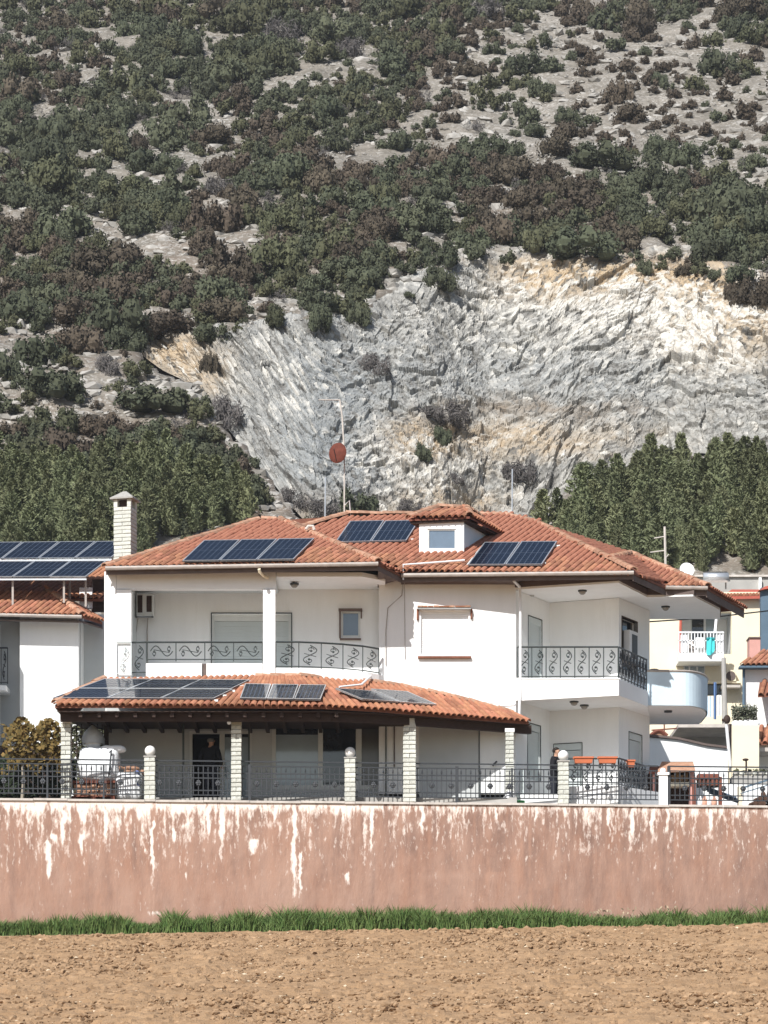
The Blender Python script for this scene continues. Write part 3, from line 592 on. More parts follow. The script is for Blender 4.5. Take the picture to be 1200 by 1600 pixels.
# ------------------------------------------------------------ iron fence
fn = thing('iron_fence', 'long black wrought iron fence with spear pickets along the wall top', 'fence', wall_pt(600, 8.8, .16))
RZ = (1.10,.97,.77,.63,.29,.16)
bays = [(-150,226),(243,390),(390,539),(555,714),(714,872),(888,1028),(1044,1350)]
for a, b in bays:
    for k, rz in enumerate(RZ): MB().bar(wall_pt(a, 8.8+rz, .16), wall_pt(b, 8.8+rz, .16),   .03 if k > 0 else .036).build('rail', IRON, fn)
sm = MB().bar((0,0,.16),(0,0,.79),.022).mesh('picket', IRON)
lg = MB().bar((0,0,.16),(0,0,.93),.022); lg.tube([(0,0,.80),(0,0,.84),(0,0,.9),(0,0,.955)], [.008,.026,.018,.002], 6); lg = lg.mesh('picket', IRON)
dd_ = MB().bar((0,0,.79),(0,0,.97),.026).mesh('dropper', IRON)
md = MB()
for k in range(6):
    a = k*PI/3; md.ball((.05*math.cos(a), 0, .49+.05*math.sin(a)), .036, 6, 4, (1,.5,1))
md.ball((0,0,.49), .04, 8, 6, (1,.8,1)); md = md.mesh('rosette', IRON)
step = 7.6; k = 0; px_ = -146
while px_ < 1346:
    if any(a+2 < px_ < b-2 for a, b in bays):
        T = Matrix.Translation(wall_pt(px_, 8.8, .16)); piece('picket', lg if k % 2 == 0 else sm, fn, T)
        if k % 2 == 1: piece('dropper', dd_, fn, T)
        if k % 4 == 0: piece('rosette', md, fn, Matrix.Translation(wall_pt(px_, 8.8, .14)))
    px_ += step; k += 1
for px_, w_, h in ((74,.05,1.0),(162,.05,.98),(390,.075,1.02),(714,.085,1.03),(800,.05,1.0),(1045,.085,1.1),(967,.04,.98)):
    MB().bar(wall_pt(px_, 8.8, .16), wall_pt(px_, 8.8+h, .16), w_).build('post', IRON, fn)

# ------------------------------------------------------------ house
hs = thing('house', 'white two storey house with terracotta tile roofs and wrought iron balconies', 'house', (0, 80, 8.8))
def frontal(name, m, d, x0, y0, x1, y1, holes=(), th=.25, parent=None, reveal=None):
    """wall facing the camera: pixel rectangle at depth d, with pixel holes (x0,y0,x1,y1); front, back and reveals"""
    parent = parent or hs; cx = lambda p: (p-600)*d/F; cz = lambda p: (HZ-p)*d/F
    return slab(name, m, Vector((0, d, 0)), Vector((1,0,0)), Vector((0,1,0)), cx(x0), cx(x1), cz(y1), cz(y0), [(cx(a), cx(c), cz(e), cz(b)) for a, b, c, e in holes], th, parent)
def slab(name, m, O, u, n, s0, s1, t0, t1, holes, th, parent):
    ss = sorted({s0, s1, *[h[0] for h in holes], *[h[1] for h in holes]}); tt = sorted({t0, t1, *[h[2] for h in holes], *[h[3] for h in holes]})
    P = lambda s, t, q: O+u*s+n*q+Vector((0,0,t)); b = MB()
    inside = lambda s, t: any(h[0] < s < h[1] and h[2] < t < h[3] for h in holes)
    for sa, sb in zip(ss, ss[1:]):
        for ta, tb in zip(tt, tt[1:]):
            if not inside((sa+sb)/2, (ta+tb)/2):
                b.quad(P(sa,ta,0), P(sb,ta,0), P(sb,tb,0), P(sa,tb,0)); b.quad(P(sa,ta,th), P(sa,tb,th), P(sb,tb,th), P(sb,ta,th))
    for (a, c, e, f) in [(s0, s1, t0, t1)]+list(holes):
        b.quad(P(a,e,0),P(a,f,0),P(a,f,th),P(a,e,th)); b.quad(P(c,e,0),P(c,e,th),P(c,f,th),P(c,f,0)); b.quad(P(a,e,0),P(a,e,th),P(c,e,th),P(c,e,0)); b.quad(P(a,f,0),P(c,f,0),P(c,f,th),P(a,f,th))
    return b.build(name, m, parent)
def pxbox(x0, y0, x1, y1, d0, d1):
    return MB().box((x0-600)*d0/F, (x1-600)*d0/F, d0, d1, (HZ-y1)*d0/F, (HZ-y0)*d0/F)
def ring(x0, y0, x1, y1, d, t, dep, fr=None):                      # a window frame: four bars, t pixels wide
    b = MB()
    for r in ((x0,y0,x0+t,y1),(x1-t,y0,x1,y1),(x0+t,y0,x1-t,y0+t),(x0+t,y1-t,x1-t,y1)):
        q = pxbox(*r, d, d+dep); b.add(q.v, q.f)
    return b
def shutter(parent, x0, y0, x1, y1, d, m=SHUT, pitch=2.6):          # roller shutter of many thin slats
    b = MB(); y = y0
    while y < y1-.5:
        q = pxbox(x0, y+.25, x1, min(y+pitch, y1), d+.004*((int(y/pitch)) % 2), d+.03); b.add(q.v, q.f); y += pitch
    return b.build('shutter', m, parent)
# --- left wing, upper floor
frontal('wall', WHITE, 80.3, 206, 915, 600, 1075, [(331,959,455,1070),(533,955,563,996)])
MB().box(*[(q-600)*79/F for q in (168, 207)], 78.95, 80.3, 12.2, 15.1).build('wall', GREYW, hs)
frontal('pier', WHITEP, 78.42, 163, 893, 181.5, 1075, (), .6); frontal('pier', WHITEP, 78.36, 182, 921, 205, 1064, (), .5)
frontal('beam', WHITEP, 78.40, 182, 893.5, 431, 920, (), .3)
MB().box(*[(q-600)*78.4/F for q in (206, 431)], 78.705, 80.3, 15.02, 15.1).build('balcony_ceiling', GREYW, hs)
mb = MB(); mb.prism([W(432,901,78.4),W(566,901,78.4),W(602,908,79.2),W(602,917,80.0),W(602,921,80.29),W(432,921,80.29)], (0,0,.12)); mb.build('balcony_ceiling', WHITEP, hs)
frontal('column', WHITEP, 78.34, 411, 921, 430, 1064, (), .34)
mb = MB(); mb.prism([(-7.75,78.45,12.1),(-3.1,78.45,12.1),(-1.6,78.6,12.1),(-.55,79.0,12.1),(-.18,79.45,12.1),(-.18,80.3,12.1),(-7.75,80.3,12.1)], (0,0,.16)); mb.build('balcony_floor', WHITEP, hs)
d_ = wdr = None
dr = frontal('balcony_door', ALU, 80.42, 331, 959, 455, 1070, [(335,963,451,1068)], .06); shutter(dr, 335, 971, 451, 1068, 80.46); b = pxbox(335,963,451,970.5,80.44,80.5); b.build('shutter_box', ALU, dr)
ring(329.5, 957, 456.5, 1069, 80.27, 1.6, .03).build('dark_trim', IRONG, dr)
wn_ = ring(533,955,563,996,80.36,3.2,.08).build('window', ALU, hs); pxbox(536,958,560,993,80.41,80.43).build('pane', GLASSB, wn_)
mb = MB(); q = pxbox(529,950.5,566,954,80.16,80.3); mb.add(q.v,q.f); q = pxbox(530,955,532.5,997,80.26,80.3); mb.add(q.v,q.f); q = pxbox(563.5,954.2,565.5,966,80.26,80.3); mb.add(q.v,q.f); q = pxbox(531,997,564,999.5,80.2,80.3); mb.add(q.v,q.f); mb.build('stone_surround', M('dark_brown_stone', (.14,.1,.085), .9), wn_)
ac = pxbox(214,928,239,962,79.75,80.1).build('air_conditioner', ALU, hs); pxbox(215,930,222.5,957,79.735,79.75).build('grille', WOOD, ac); pxbox(229,931,237,956,79.735,79.75).build('grille', WOOD, ac)
mb = MB(); mb.bar(W(213,964,79.7),W(213,964,80.3),.04); mb.bar(W(238,964,79.7),W(238,964,80.3),.04); mb.bar(W(213,964,79.72),W(240,964,79.72),.03); mb.build('bracket', IRON, ac); mb = MB(); mb.tube([W(231,964,80.2),W(230,985,80.27),W(231,1050,80.27)], .015); mb.tube([W(216,964,80.1),W(212.5,990,80.2),W(212,1030,80.2)], .012); mb.build('hose', GUT, ac)
# parapet boards in front of the left balcony
frontal('parapet', WHITEP, 78.34, 228, 1036.5, 315.5, 1064, (), .1); frontal('parapet', WHITEP, 78.34, 322.5, 1036.5, 410, 1064, (), .1); frontal('parapet_joint', FASC, 78.4, 315, 1037, 323, 1064, (), .05)
frontal('wall', WHITEP, 78.38, 205, 1058, 228, 1075, (), .1)
fz = MB(); crv = [(431,78.34),(470,78.38),(510,78.55),(545,78.8),(575,79.15),(592,79.5),(600,79.8)]
pts = [(px_-600)*d/F for px_, d in crv]
top = [Vector(((a-600)*d/F, d, 12.58)) for a, d in crv]; bot = [Vector((p.x, p.y, 12.0)) for p in top]
for i in range(len(crv)-1):
    i0, i1 = Vector((0,.12,0)), Vector((0,.12,0)); fz.quad(bot[i],bot[i+1],top[i+1],top[i]); fz.quad(top[i],top[i+1],top[i+1]+i1,top[i]+i0); fz.quad(bot[i]+i0,top[i]+i0,top[i+1]+i1,bot[i+1]+i1); fz.quad(bot[i],bot[i]+i0,bot[i+1]+i1,bot[i+1])
fz.build('parapet', WHITEP, hs)
# scroll railings
def scroll(P, x0, x1, z0, z1, horiz=False, r=.014):
    """an S scroll with leaf dots, in panel coordinates; P(s, z) gives the point"""
    b = MB(); c = (x0+x1)/2; hw = (x1-x0)*.33; n = 22; pts = []
    for k in range(n+1):
        t = k/n
        if horiz: s = x0+(x1-x0)*(.08+.84*t); z = (z0+z1)/2+(z1-z0)*.36*math.sin(2*PI*t)*(1-.15*t); pts.append(P(s, z))
        else: z = z0+(z1-z0)*(.06+.88*t); s = c+hw*math.sin(2*PI*t+PI); pts.append(P(s, z))
    b.tube(pts, r, 4)
    for sg in (1, -1):                                              # inner curls
        cp = []
        for k in range(12):
            a = k/11*1.6*PI; q = .34*(1-.55*k/11)
            if horiz: cp.append(P(c+sg*(x1-x0)*(.27+.2*q*math.cos(a)), (z0+z1)/2+sg*(z1-z0)*(.12+.62*q*math.sin(a))))
            else: cp.append(P(c+sg*hw*(.1+1.5*q*math.cos(a)), (z0+z1)/2+sg*(z1-z0)*(.24+.33*q*math.sin(a))))
        b.tube(cp, r*.8, 4); p = cp[-1]; b.ball(p, r*2.6, 6, 4); p = cp[3]; b.ball(p, r*2.1, 5, 3)
    b.tube([P(c-hw*.9, (z0+z1)/2+.04), P(c+hw*.9, (z0+z1)/2-.04)], r*.7, 4)
    return b
def railing(parent, pts, z0, z1, n, name='railing', mat=IRONG, horiz=False, zl=None):
    """pts: plan polyline; n panels; z0,z1 may be (start,end) pairs"""
    pts = [Vector((p[0], p[1], 0)) for p in pts]; L = [0]
    for a, b in zip(pts, pts[1:]): L.append(L[-1]+(b-a).length)
    def at(s):
        s = max(0, min(L[-1], s))
        for i in range(len(pts)-1):
            if s <= L[i+1]+1e-9: return pts[i].lerp(pts[i+1], (s-L[i])/(L[i+1]-L[i]))
        return pts[-1]
    zz = lambda z, s: z if not isinstance(z, tuple) else z[0]+(z[1]-z[0])*s/L[-1]
    def P(s, z): p = at(s); return Vector((p.x, p.y, z+zz(z0, s)))
    H = lambda s: zz(z1, s)-zz(z0, s)
    m = MB(); m.tube([P(s, H(s)) for s in np.linspace(0, L[-1], max(2, n+1))], .027, 5); rl = m.build(name, mat, parent)
    m = MB(); m.tube([P(s, .05) for s in np.linspace(0, L[-1], max(2, n+1))], .016, 5); m.build('bottom_rail', mat, rl)
    for k in range(n+1): s = L[-1]*k/n; MB().bar(P(s, 0), P(s, H(s)), .028).build('upright', mat, rl)
    for k in range(n):
        a, b = L[-1]*k/n+.03, L[-1]*(k+1)/n-.03; scroll(P, a, b, .07, H((a+b)/2)-.04, horiz).build('scroll', mat, rl)
    return rl
X_ = lambda p, d: (p-600)*d/F
railing(hs, [(X_(230,78.45),78.45),(X_(410,78.45),78.45)], 12.78, 13.31, 4, horiz=True)
railing(hs, [(X_(206,78.5),78.5),(X_(229,78.45),78.45)], 12.42, 13.31, 1); railing(hs, [(X_(182,78.3),78.3),(X_(205,78.3),78.3)], 12.36, 13.28, 1, mat=SHUT)
railing(hs, [(X_(a,d+.05),d+.05) for a, d in crv[:-1]], 12.58, 13.31, 5)
# --- main front wall
frontal('wall', WHITE, 79.8, 592, 895, 806, 1240, [(657,954,733,1022),(668,1140,748,1240)] if 0 else [(657,954,733,1022)])
wn_ = ring(655,951,735,1025,79.78,3,.12).build('window', WHITEP, hs); shutter(wn_, 658, 954, 732, 1022, 79.86, WHITEP, 3.2)
mb = MB(); q = pxbox(652,948.5,736,951,79.6,79.8); mb.add(q.v,q.f); mb.build('hood', GREYW, wn_)
for i in range(10):
    a = 652+8.4*i+random.uniform(-.5,.5); pxbox(a, 946.3+random.uniform(-.6,.4), a+8.1, 948.4, 79.57, 79.8).build('hood_tile', TILE if i % 3 else RIDGE, wn_)
mb = MB(); q = pxbox(651,951.2,654,968,79.72,79.8); mb.add(q.v,q.f); q = pxbox(735.5,951.2,738,966,79.72,79.8); mb.add(q.v,q.f); mb.build('side_brick', TILEU, wn_)
mb = MB(); q = pxbox(653,1025,736,1028,79.7,79.8); mb.add(q.v,q.f); mb.build('sill', TILEU, wn_)
mb = MB(); mb.tube([W(630,905,79.78),W(628,930,79.77),W(606,950,79.77),W(603,985,79.77),W(603,1040,79.77)], .012, 4); mb.tube([W(632,900,79.5),W(632,918,79.77),W(633,1030,79.77)], .008, 4); mb.build('wall_cable', GUT, hs)
mb = MB(); mb.tube([W(735,1094,79.7),W(760,1099,79.7),W(802,1098,79.72),W(812,1090,79.75)], .015, 4); mb.build('wall_cable', WHITEP, hs)
# --- right recess: plan points
A_ = Vector((X_(806,79.8),79.8,0)); B_ = Vector((X_(859,81.8),81.8,0)); C_ = Vector((X_(967,81.0),81.0,0)); D_ = Vector((X_(1015,83.0),83.0,0))
FR = Vector((X_(967,78.8),78.8,0)); FL = A_.copy(); SS = Vector((X_(1012,80.9),80.9,0))
def oblique(P, Q, holes, m=WHITE, z0=8.8, z1=15.02, th=.22):
    u = (Q-P); L = u.length; u.normalize(); n = Vector((-u.y, u.x, 0)); slab('wall', m, P, u, n, 0, L, z0, z1, holes, th, hs); return P, u, n, L
def panel(base, s0, s1, t0, t1, q0, q1):
    P, u, n, L = base; c = P+u*(s0+s1)/2+n*(q0+q1)/2+Vector((0,0,(t0+t1)/2)); return MB().obox(c, u*(s1-s0)/2, n*(q1-q0)/2, Vector((0,0,(t1-t0)/2)))
def closed_opening(base, s0, s1, t0, t1, name):                   # frame with a lowered roller shutter
    fr = MB()
    for r in ((s0,s0+.05,t0,t1),(s1-.05,s1,t0,t1),(s0+.05,s1-.05,t1-.18,t1)): q = panel(base, *r, .02, .1); fr.add(q.v, q.f)
    o = fr.build(name, SHUT, hs); m = MB(); t = t0
    while t < t1-.2: q = panel(base, s0+.05, s1-.05, t+.004, min(t+.05, t1-.18), .055, .085); m.add(q.v, q.f); t += .05
    m.build('shutter', SHUT, o); m = MB()
    for r in ((s0-.02,s0,t0,t1+.02),(s1,s1+.02,t0,t1+.02),(s0,s1,t1,t1+.025)): q = panel(base, *r, -.012, .01); m.add(q.v, q.f)
    m.build('dark_trim', IRONG, o); return o
w1 = ((B_-A_).length)
hA = [(w1*.36, w1*.76, 12.5, 14.42), (w1*.34, w1*.72, 9.75, 11.35)]
bA = oblique(A_, B_, hA); w2 = (C_-B_).length; hB = [(.13, .98, 8.8, 10.9)]; bB = oblique(B_, C_, hB); w3 = (D_-C_).length
hC = [(w3*.1, w3*.58, 13.0, 14.5), (w3*.32, w3*.74, 9.6, 11.25)]; bC = oblique(C_, D_, hC, BLUEW if 0 else WHITE)
closed_opening(bA, *hA[0], 'balcony_door'); closed_opening(bA, *hA[1], 'window'); closed_opening(bB, *hB[0], 'terrace_door'); closed_opening(bC, *hC[1], 'window')
nb = panel(bC, hC[0][0], hC[0][1], 13.0, 14.5, .15, .2).build('window', GLASS, hs); fr = MB()
for r in ((hC[0][0]-.04,hC[0][0],12.96,14.54),(hC[0][1],hC[0][1]+.04,12.96,14.54),(hC[0][0],hC[0][1],14.5,14.54)): q = panel(bC, *r, -.015, .1); fr.add(q.v, q.f)
fr.build('frame', WOOD, nb); ac = panel(bC, hC[0][0]+.42, hC[0][1]-.03, 13.3, 14.2, -.06, .13).build('air_conditioner', PLASTICW, hs)
panel(bC, hC[0][1]-.5, hC[0][1]-.12, 13.4, 14.1, -.072, -.062).build('fan_grille', IRON, ac); panel(bC, hC[0][0]+.02, hC[0][1]-.01, 13.24, 13.28, -.1, .14).build('shelf', GUT, ac)
# right gable side further back and rear closing walls
mb = MB(); q = Vector((D_.x+.15, 94, 8.8)); mb.prism([Vector((D_.x-.01, D_.y+.02, 8.8)), q, q+Vector((-.22,0,0)), Vector((D_.x-.23,D_.y+.02,8.8))], (0,0,6.2)); mb.build('wall', WHITE, hs)
MB().box(-7.95, D_.x+.1, 94, 94.25, 8.8, 15.05).build('wall', WHITE, hs); MB().box(-7.97, -7.75, 80.56, 94, 8.8, 15.05).build('wall', WHITE, hs); MB().box(-7.75, D_.x-.3, 83.5, 93.9, 11.9, 12.1).build('floor_slab', GREYW, hs)
# balcony slab (fascia tapering) and white soffit of the roof
zb = 11.88
mb = MB(); low = [Vector((p.x, p.y, zb)) for p in (FL, FR, SS, D_, C_, B_)]; hi = [Vector((FL.x,FL.y,12.5)), Vector((FR.x,FR.y,12.34)), Vector((SS.x,SS.y,12.32)), Vector((D_.x,D_.y,12.3)), Vector((C_.x,C_.y,12.3)), Vector((B_.x,B_.y,12.3))]
n = 6; mb.add(low+hi, [tuple(range(5,-1,-1)), tuple(range(6,12))]+[(i,(i+1)%n,(i+1)%n+n,i+n) for i in range(n)]); mb.build('balcony_floor', WHITEP, hs)
m = MB(); m.prism([Vector((FL.x,FL.y-.02,12.49)),Vector((FR.x+.02,FR.y-.03,12.33)),Vector((FR.x,FR.y+.1,12.33)),Vector((FL.x,FL.y+.12,12.49))], (0,0,.035)); m.build('floor_edge', WHITEP, hs)
railing(hs, [(FL.x+.05,FL.y-.02),(FR.x-.02,FR.y+.02)], (12.51,12.37), (13.40,13.24), 7, mat=IRONG); railing(hs, [(FR.x,FR.y+.05),(SS.x-.03,SS.y)], (12.37,12.33), (13.24,13.22), 9, mat=IRON)
T_ = Vector((X_(1083,80.8),80.8,0)); U_ = Vector((X_(1125,83.0),83.0,0)); V_ = Vector((X_(1125,84.5),84.5,0))
foot = [FL, FR, Vector((X_(1011,80.95),80.95,0)), T_, U_, V_, Vector((D_.x,84.5,0)), Vector((A_.x,84.5,0))]
mb = MB(); mb.prism([Vector((p.x,p.y,15.03)) for p in foot], (0,0,.06)); mb.build('soffit', WHITEP, hs)
cen = Vector((7,82.5,0)); mb = MB(); mb.prism([Vector((p.x,p.y,15.092))+(p-cen).normalized()*.03 for p in foot], (0,0,.16)); mb.build('eave_boarding', FASC, hs)
def lamp_ceiling(x, y, d, z, rot=0):
    c = Vector((X_(x, d), d, z)); m = MB(); m.tube([c-Vector((0,0,.04)), c], .13, 10); o = m.build('ceiling_lamp', IRON, hs); m = MB(); m.ball(c-Vector((0,0,.05)), .1, 10, 6, (1,1,.8)); m.build('shade', CAPM, o, True)
lamp_ceiling(910, 0, 79.9, 15.03); lamp_ceiling(1040, 0, 82.4, 15.03); lamp_ceiling(897, 0, 79.9, zb); lamp_ceiling(913, 0, 80.6, zb); lamp_ceiling(460, 0, 79.2, 15.09)
# ground terrace by the recess: plinth, railing, flower troughs
mb = MB(); pf = [Vector((X_(884,79.0),79.0,8.8)), Vector((X_(967,78.9),78.9,8.8)), Vector((X_(1046,80.8),80.8,8.8)), Vector((X_(1046,83),83,8.8)), Vector((X_(884,82),82,8.8))]; mb.prism(pf, (0,0,.56)); mb.build('terrace_plinth', WHITEP, hs)
MB().box(X_(807,79.5),X_(883,79.5),79.45,79.6,8.8,9.18).build('terrace_kerb', WHITEP, hs)
rl = railing(hs, [(X_(888,79.05),79.05),(X_(966,78.96),78.96)], 9.37, 10.14, 4, mat=IRONG); railing(hs, [(X_(967,78.96),78.96),(X_(1008,80.7),80.7)], 9.37, 10.14, 9, mat=IRON)
def trough(x0, x1, y0, y1, d, lb, dep=.2):
    t = thing('flower_trough', lb, 'planter', W((x0+x1)/2, y1, d+dep/2), 'terracotta troughs on the terrace railing'); a, b, c, e = X_(x0,d), X_(x1,d), (HZ-y1)*d/F, (HZ-y0)*d/F; k = (b-a)*.06
    m = MB(); m.add([(a+k,d+.02,c),(b-k,d+.02,c),(b-k,d+dep-.02,c),(a+k,d+dep-.02,c),(a,d,e),(b,d,e),(b,d+dep,e),(a,d+dep,e)], [(0,3,2,1),(0,1,5,4),(1,2,6,5),(2,3,7,6),(3,0,4,7)]); m.build('body', TERRA, t)
    m = MB(); m.box(a-.02,b+.02,d-.02,d+.015,e-.045,e); m.box(a-.02,b+.02,d+dep-.015,d+dep+.02,e-.045,e); m.build('rim', TERRA, t); MB().box(a+.01,b-.01,d+.016,d+dep-.016,e-.08,e-.03).build('soil', CLOD, t)
trough(897,927,1182,1192,78.82,'terracotta flower trough nearest the globe lamp'); trough(935,964,1182,1192,78.78,'terracotta flower trough at the railing corner'); trough(980,992,1187,1198,79.5,'small terracotta trough on the side railing')

# ------------------------------------------------------------ tiles and roofs
def tile_geo():
    b = MB(); n = 5; R0, R1, Lh = .092, .074, .24
    for y, r in ((-Lh, R0), (Lh, R1)):
        b.v += [Vector((r*math.cos(PI*k/n), y, r*math.sin(PI*k/n)*.92)) for k in range(n+1)]
    for y, r in ((-Lh, R0-.022), (-Lh+.1, R0-.03)): b.v += [Vector((r*math.cos(PI*k/n), y, r*math.sin(PI*k/n)*.92)) for k in range(n+1)]
    q = n+1
    for k in range(n): b.f += [(k, k+q, k+q+1, k+1), (k, k+1, k+2*q+1, k+2*q), (k+2*q, k+2*q+1, k+3*q+1, k+3*q)]
    return b
TG = tile_geo(); TME = TG.mesh('tile', TILE); TV = np.array([tuple(v) for v in TG.v]); TF = np.array(TG.f)
RG = tile_geo(); RG.v = [Vector((v.x*1.45, v.y*.95, v.z*1.3)) for v in RG.v]; RME = RG.mesh('ridge_tile', RIDGE)
def place_tiles(roof, mats, limit, objname='tile'):
    """mats sorted so that the first ones show largest: those become parts, the rest one joined part"""
    for m4 in mats[:limit]: piece(objname, TME, roof, m4)
    rest = mats[limit:]
    if rest:
        A = np.array([np.array(m4) for m4 in rest]); V = np.einsum('nij,vj->nvi', A[:, :3, :3], TV)+A[:, None, :3, 3]-np.array(BASE[roof.name])
        Fc = (TF[None]+np.arange(len(rest))[:, None, None]*len(TV)).reshape(-1, 4); tag(link('tile_cover', npmesh('tile_cover', V.reshape(-1, 3), Fc, TILE), (0,0,0), roof), kind='stuff')
def plane_fit(pts):
    A = np.array([[1, p.x, p.y] for p in pts]); z = np.array([p.z for p in pts]); return np.linalg.lstsq(A, z, rcond=None)[0]
def tiles_on(pts, e0, e1, up, wd_=.183, row=.40, jit=1.0):
    """tile matrices over the roof plane through pts; eave from e0 to e1, columns climb in plan direction up"""
    a, bx, by = plane_fit(pts); poly = [(p.x, p.y) for p in pts]; u = Vector((e1.x-e0.x, e1.y-e0.y)); L = u.length; u.normalize(); v = Vector(up); v = v/abs(v.dot(Vector((-u.y,u.x))))
    out = []; U3 = Vector((u.x, u.y, bx*u.x+by*u.y)); V3 = Vector((v.x, v.y, bx*v.x+by*v.y)).normalized(); Nn = U3.cross(V3).normalized(); Xa = V3.cross(Nn)
    rot = Matrix((Xa, V3, Nn)).transposed().to_4x4()
    for i in range(-90, int(L/wd_)+90):
        for j in range(0, 40):
            q = Vector((e0.x, e0.y))+u*(i+.5)*wd_+v*(j*row+.13)
            if not inpoly(np.array(q.x), np.array(q.y), poly): continue
            p = Vector((q.x, q.y, a+bx*q.x+by*q.y+.035))+Vector((random.uniform(-.008,.008), 0, random.uniform(-.008,.012)))*jit
            out.append((j, Matrix.Translation(p) @ rot @ Matrix.Rotation(random.uniform(-.03,.03)*jit, 4, 'Z') @ Matrix.Rotation(.05, 4, 'X')))
    return out
def ridge_line(roof, a, b, step=.36, lift=.05):
    d = (b-a); n = max(1, int(d.length/step)); y = d.normalized(); x = y.cross(Vector((0,0,1))).normalized(); z = x.cross(y); R = Matrix((x, y, z)).transposed().to_4x4()
    for k in range(n): piece('ridge_tile', RME, roof, Matrix.Translation(a+d*(k+.5)/n+Vector((0,0,lift+random.uniform(-.01,.015)))) @ R @ Matrix.Rotation(random.uniform(-.06,.06), 4, 'Z'))
e1, e2 = W(165,887,77.9), W(591,880,77.9); v0 = W(627,898,79.3); e4 = W(990,894,78.5); e5, e6, e7 = W(1040,917,80.8), W(1105,918,80.9), W(1163,951,84.2)
a0, a1 = W(402,815,83.05), W(438,815,83.05); v1 = W(470,826,84.08); r1, r1b, r2 = W(543,806,85.6), W(790,808,85.6), W(838,819,84.65)
pk = W(985,867,84.6); hq = e4.lerp(r2, .24)
UP = (.40, 1)
rf = MB()
def roofplate(pts, th=.07):
    c = sum(pts, Vector())/len(pts); n = len(pts)
    for i in range(1, n-1): rf.prism([pts[0], pts[i], pts[i+1]], (0,0,-th))
planes = [([e1,e2,a1,a0], e1, e2), ([v0,e4,r2,r1b,r1,v1], v0, e4), ([e5,e6,pk], e5, e6)]
sideP = [([e2,v0,v1,a1], (1,.05)), ([e4,e5,pk,hq], (1,.05)), ([hq,pk,r2], (1,.05)), ([e6,e7,pk], (1,.05))]
for p, _, _ in planes: roofplate(p)
rb = [e1, a0, W(402,815,83.05)+Vector((0,9,0)), Vector((e1.x+.2, 94.5, e1.z))]
for p in ([e2,v0,v1,a1],[e4,e5,pk,hq],[hq,pk,r2],[e6,e7,pk],[e7,Vector((7.7,84.9,e7.z)),pk],[r2,pk,Vector((7.7,84.9,e7.z)),Vector((6,94.5,15.2))],[r1,r1b,Vector((5,94.5,15.2)),Vector((-4,94.5,15.2))],[r1b,r2,Vector((6,94.5,15.2)),Vector((5,94.5,15.2))],
          [a0,a1,v1,r1,Vector((-4,94.5,15.2)),Vector((e1.x+.2,94.5,15.2))],[e1,a0,Vector((e1.x+.2,94.5,15.2))]): roofplate(p)
roof = rf.build('roof', TILEU, hs)
allm = []
for pts_, ea, eb in planes: allm += tiles_on(pts_, ea, eb, UP)
side = []
for pts_, up in sideP:
    ea, eb = pts_[0], pts_[1]; dn = Vector((eb.y-ea.y, -(eb.x-ea.x))); dn = -dn if (Vector((pts_[2].x,pts_[2].y))-Vector((ea.x,ea.y))).dot(dn) < 0 else dn
    side += (tiles_on(pts_, ea, eb, dn.normalized()) if pts_[0] is e2 or pts_[0] is e6 else tiles_on(pts_, e4+Vector((0,.1,0)), e4+Vector((1,.1,0)), UP))
allm.sort(key=lambda t: t[0]); place_tiles(roof, [m for _, m in allm]+[m for _, m in side], 300)
for a, b in ((e4, r2), (r1, r1b), (r1b, r2), (a0, a1), (e1, a0), (e2, a1), (e6, pk), (hq, pk), (v1, r1), (a1, v1)): ridge_line(roof, a, b)
for a, b in ((e1, e2), (v0, e4), (e5, e6)):
    m = MB(); o_ = Vector((0,-.07,-.03)); m.tube([a+o_, b+o_], .06, 8); m.build('gutter', GUT, hs)
def fascia(a, b, h, m=FASC, drop=.07):
    q = MB(); o_ = Vector((0,.04,-drop)); n = (b-a).cross(Vector((0,0,1))).normalized()*-.03; q.prism([a+o_, b+o_, b+o_+n, a+o_+n], (0,0,-h)); return q.build('fascia_board', m, hs)
fascia(e1, e2, .12); fascia(v0, e4, .12); fascia(e4, e5, .16); fascia(e5, e6, .16); fascia(e6, e7, .2); fascia(e2, v0, .14)
mb = MB(); mb.prism([e2+Vector((0,.1,-.2)), v0+Vector((0,.1,-.17)), W(627,905,80.0), Vector((X_(590,80),80.0,15.12))], (0,0,.05)); mb.build('eave_boarding', FASC, hs)
mb = MB(); mb.prism([v0+Vector((0,.08,-.12)), Vector((A_.x+.05,79.2,15.17)), Vector((A_.x+.05,79.85,15.17)), Vector((v0.x,79.85,15.17))], (0,0,.03)); mb.build('eave_boarding', FASC, hs)
mb = MB(); mb.prism([e1+Vector((.05,.08,-.12)), e2+Vector((-.05,.08,-.12)), Vector((e2.x,78.45,e2.z-.1)), Vector((e1.x,78.45,e1.z-.1))], (0,0,.03)); mb.build('eave_boarding', WOOD, hs)
# upper closing walls beneath the roof so no sky shows through
MB().box(-7.7, 4.3, 80.6, 80.8, 15.0, 15.9).build('attic_wall', GREYW, hs)
# downpipes
m = MB(); m.tube([W(802,899,79.1),W(803,908,79.2),W(812,917,79.72),W(813,930,79.74),W(813,1075,79.74)], .04, 7); m.tube([W(813,1075,79.74),W(812,1092,79.7),W(811,1125,79.7)], .04, 7); m.build('downpipe', PLASTICW, hs)
m = MB(); m.tube([W(405,889,77.8),W(406,894,77.85),W(412,900,78.2),W(419,903,78.3)], .045, 7); m.build('downpipe', CREAM, hs)
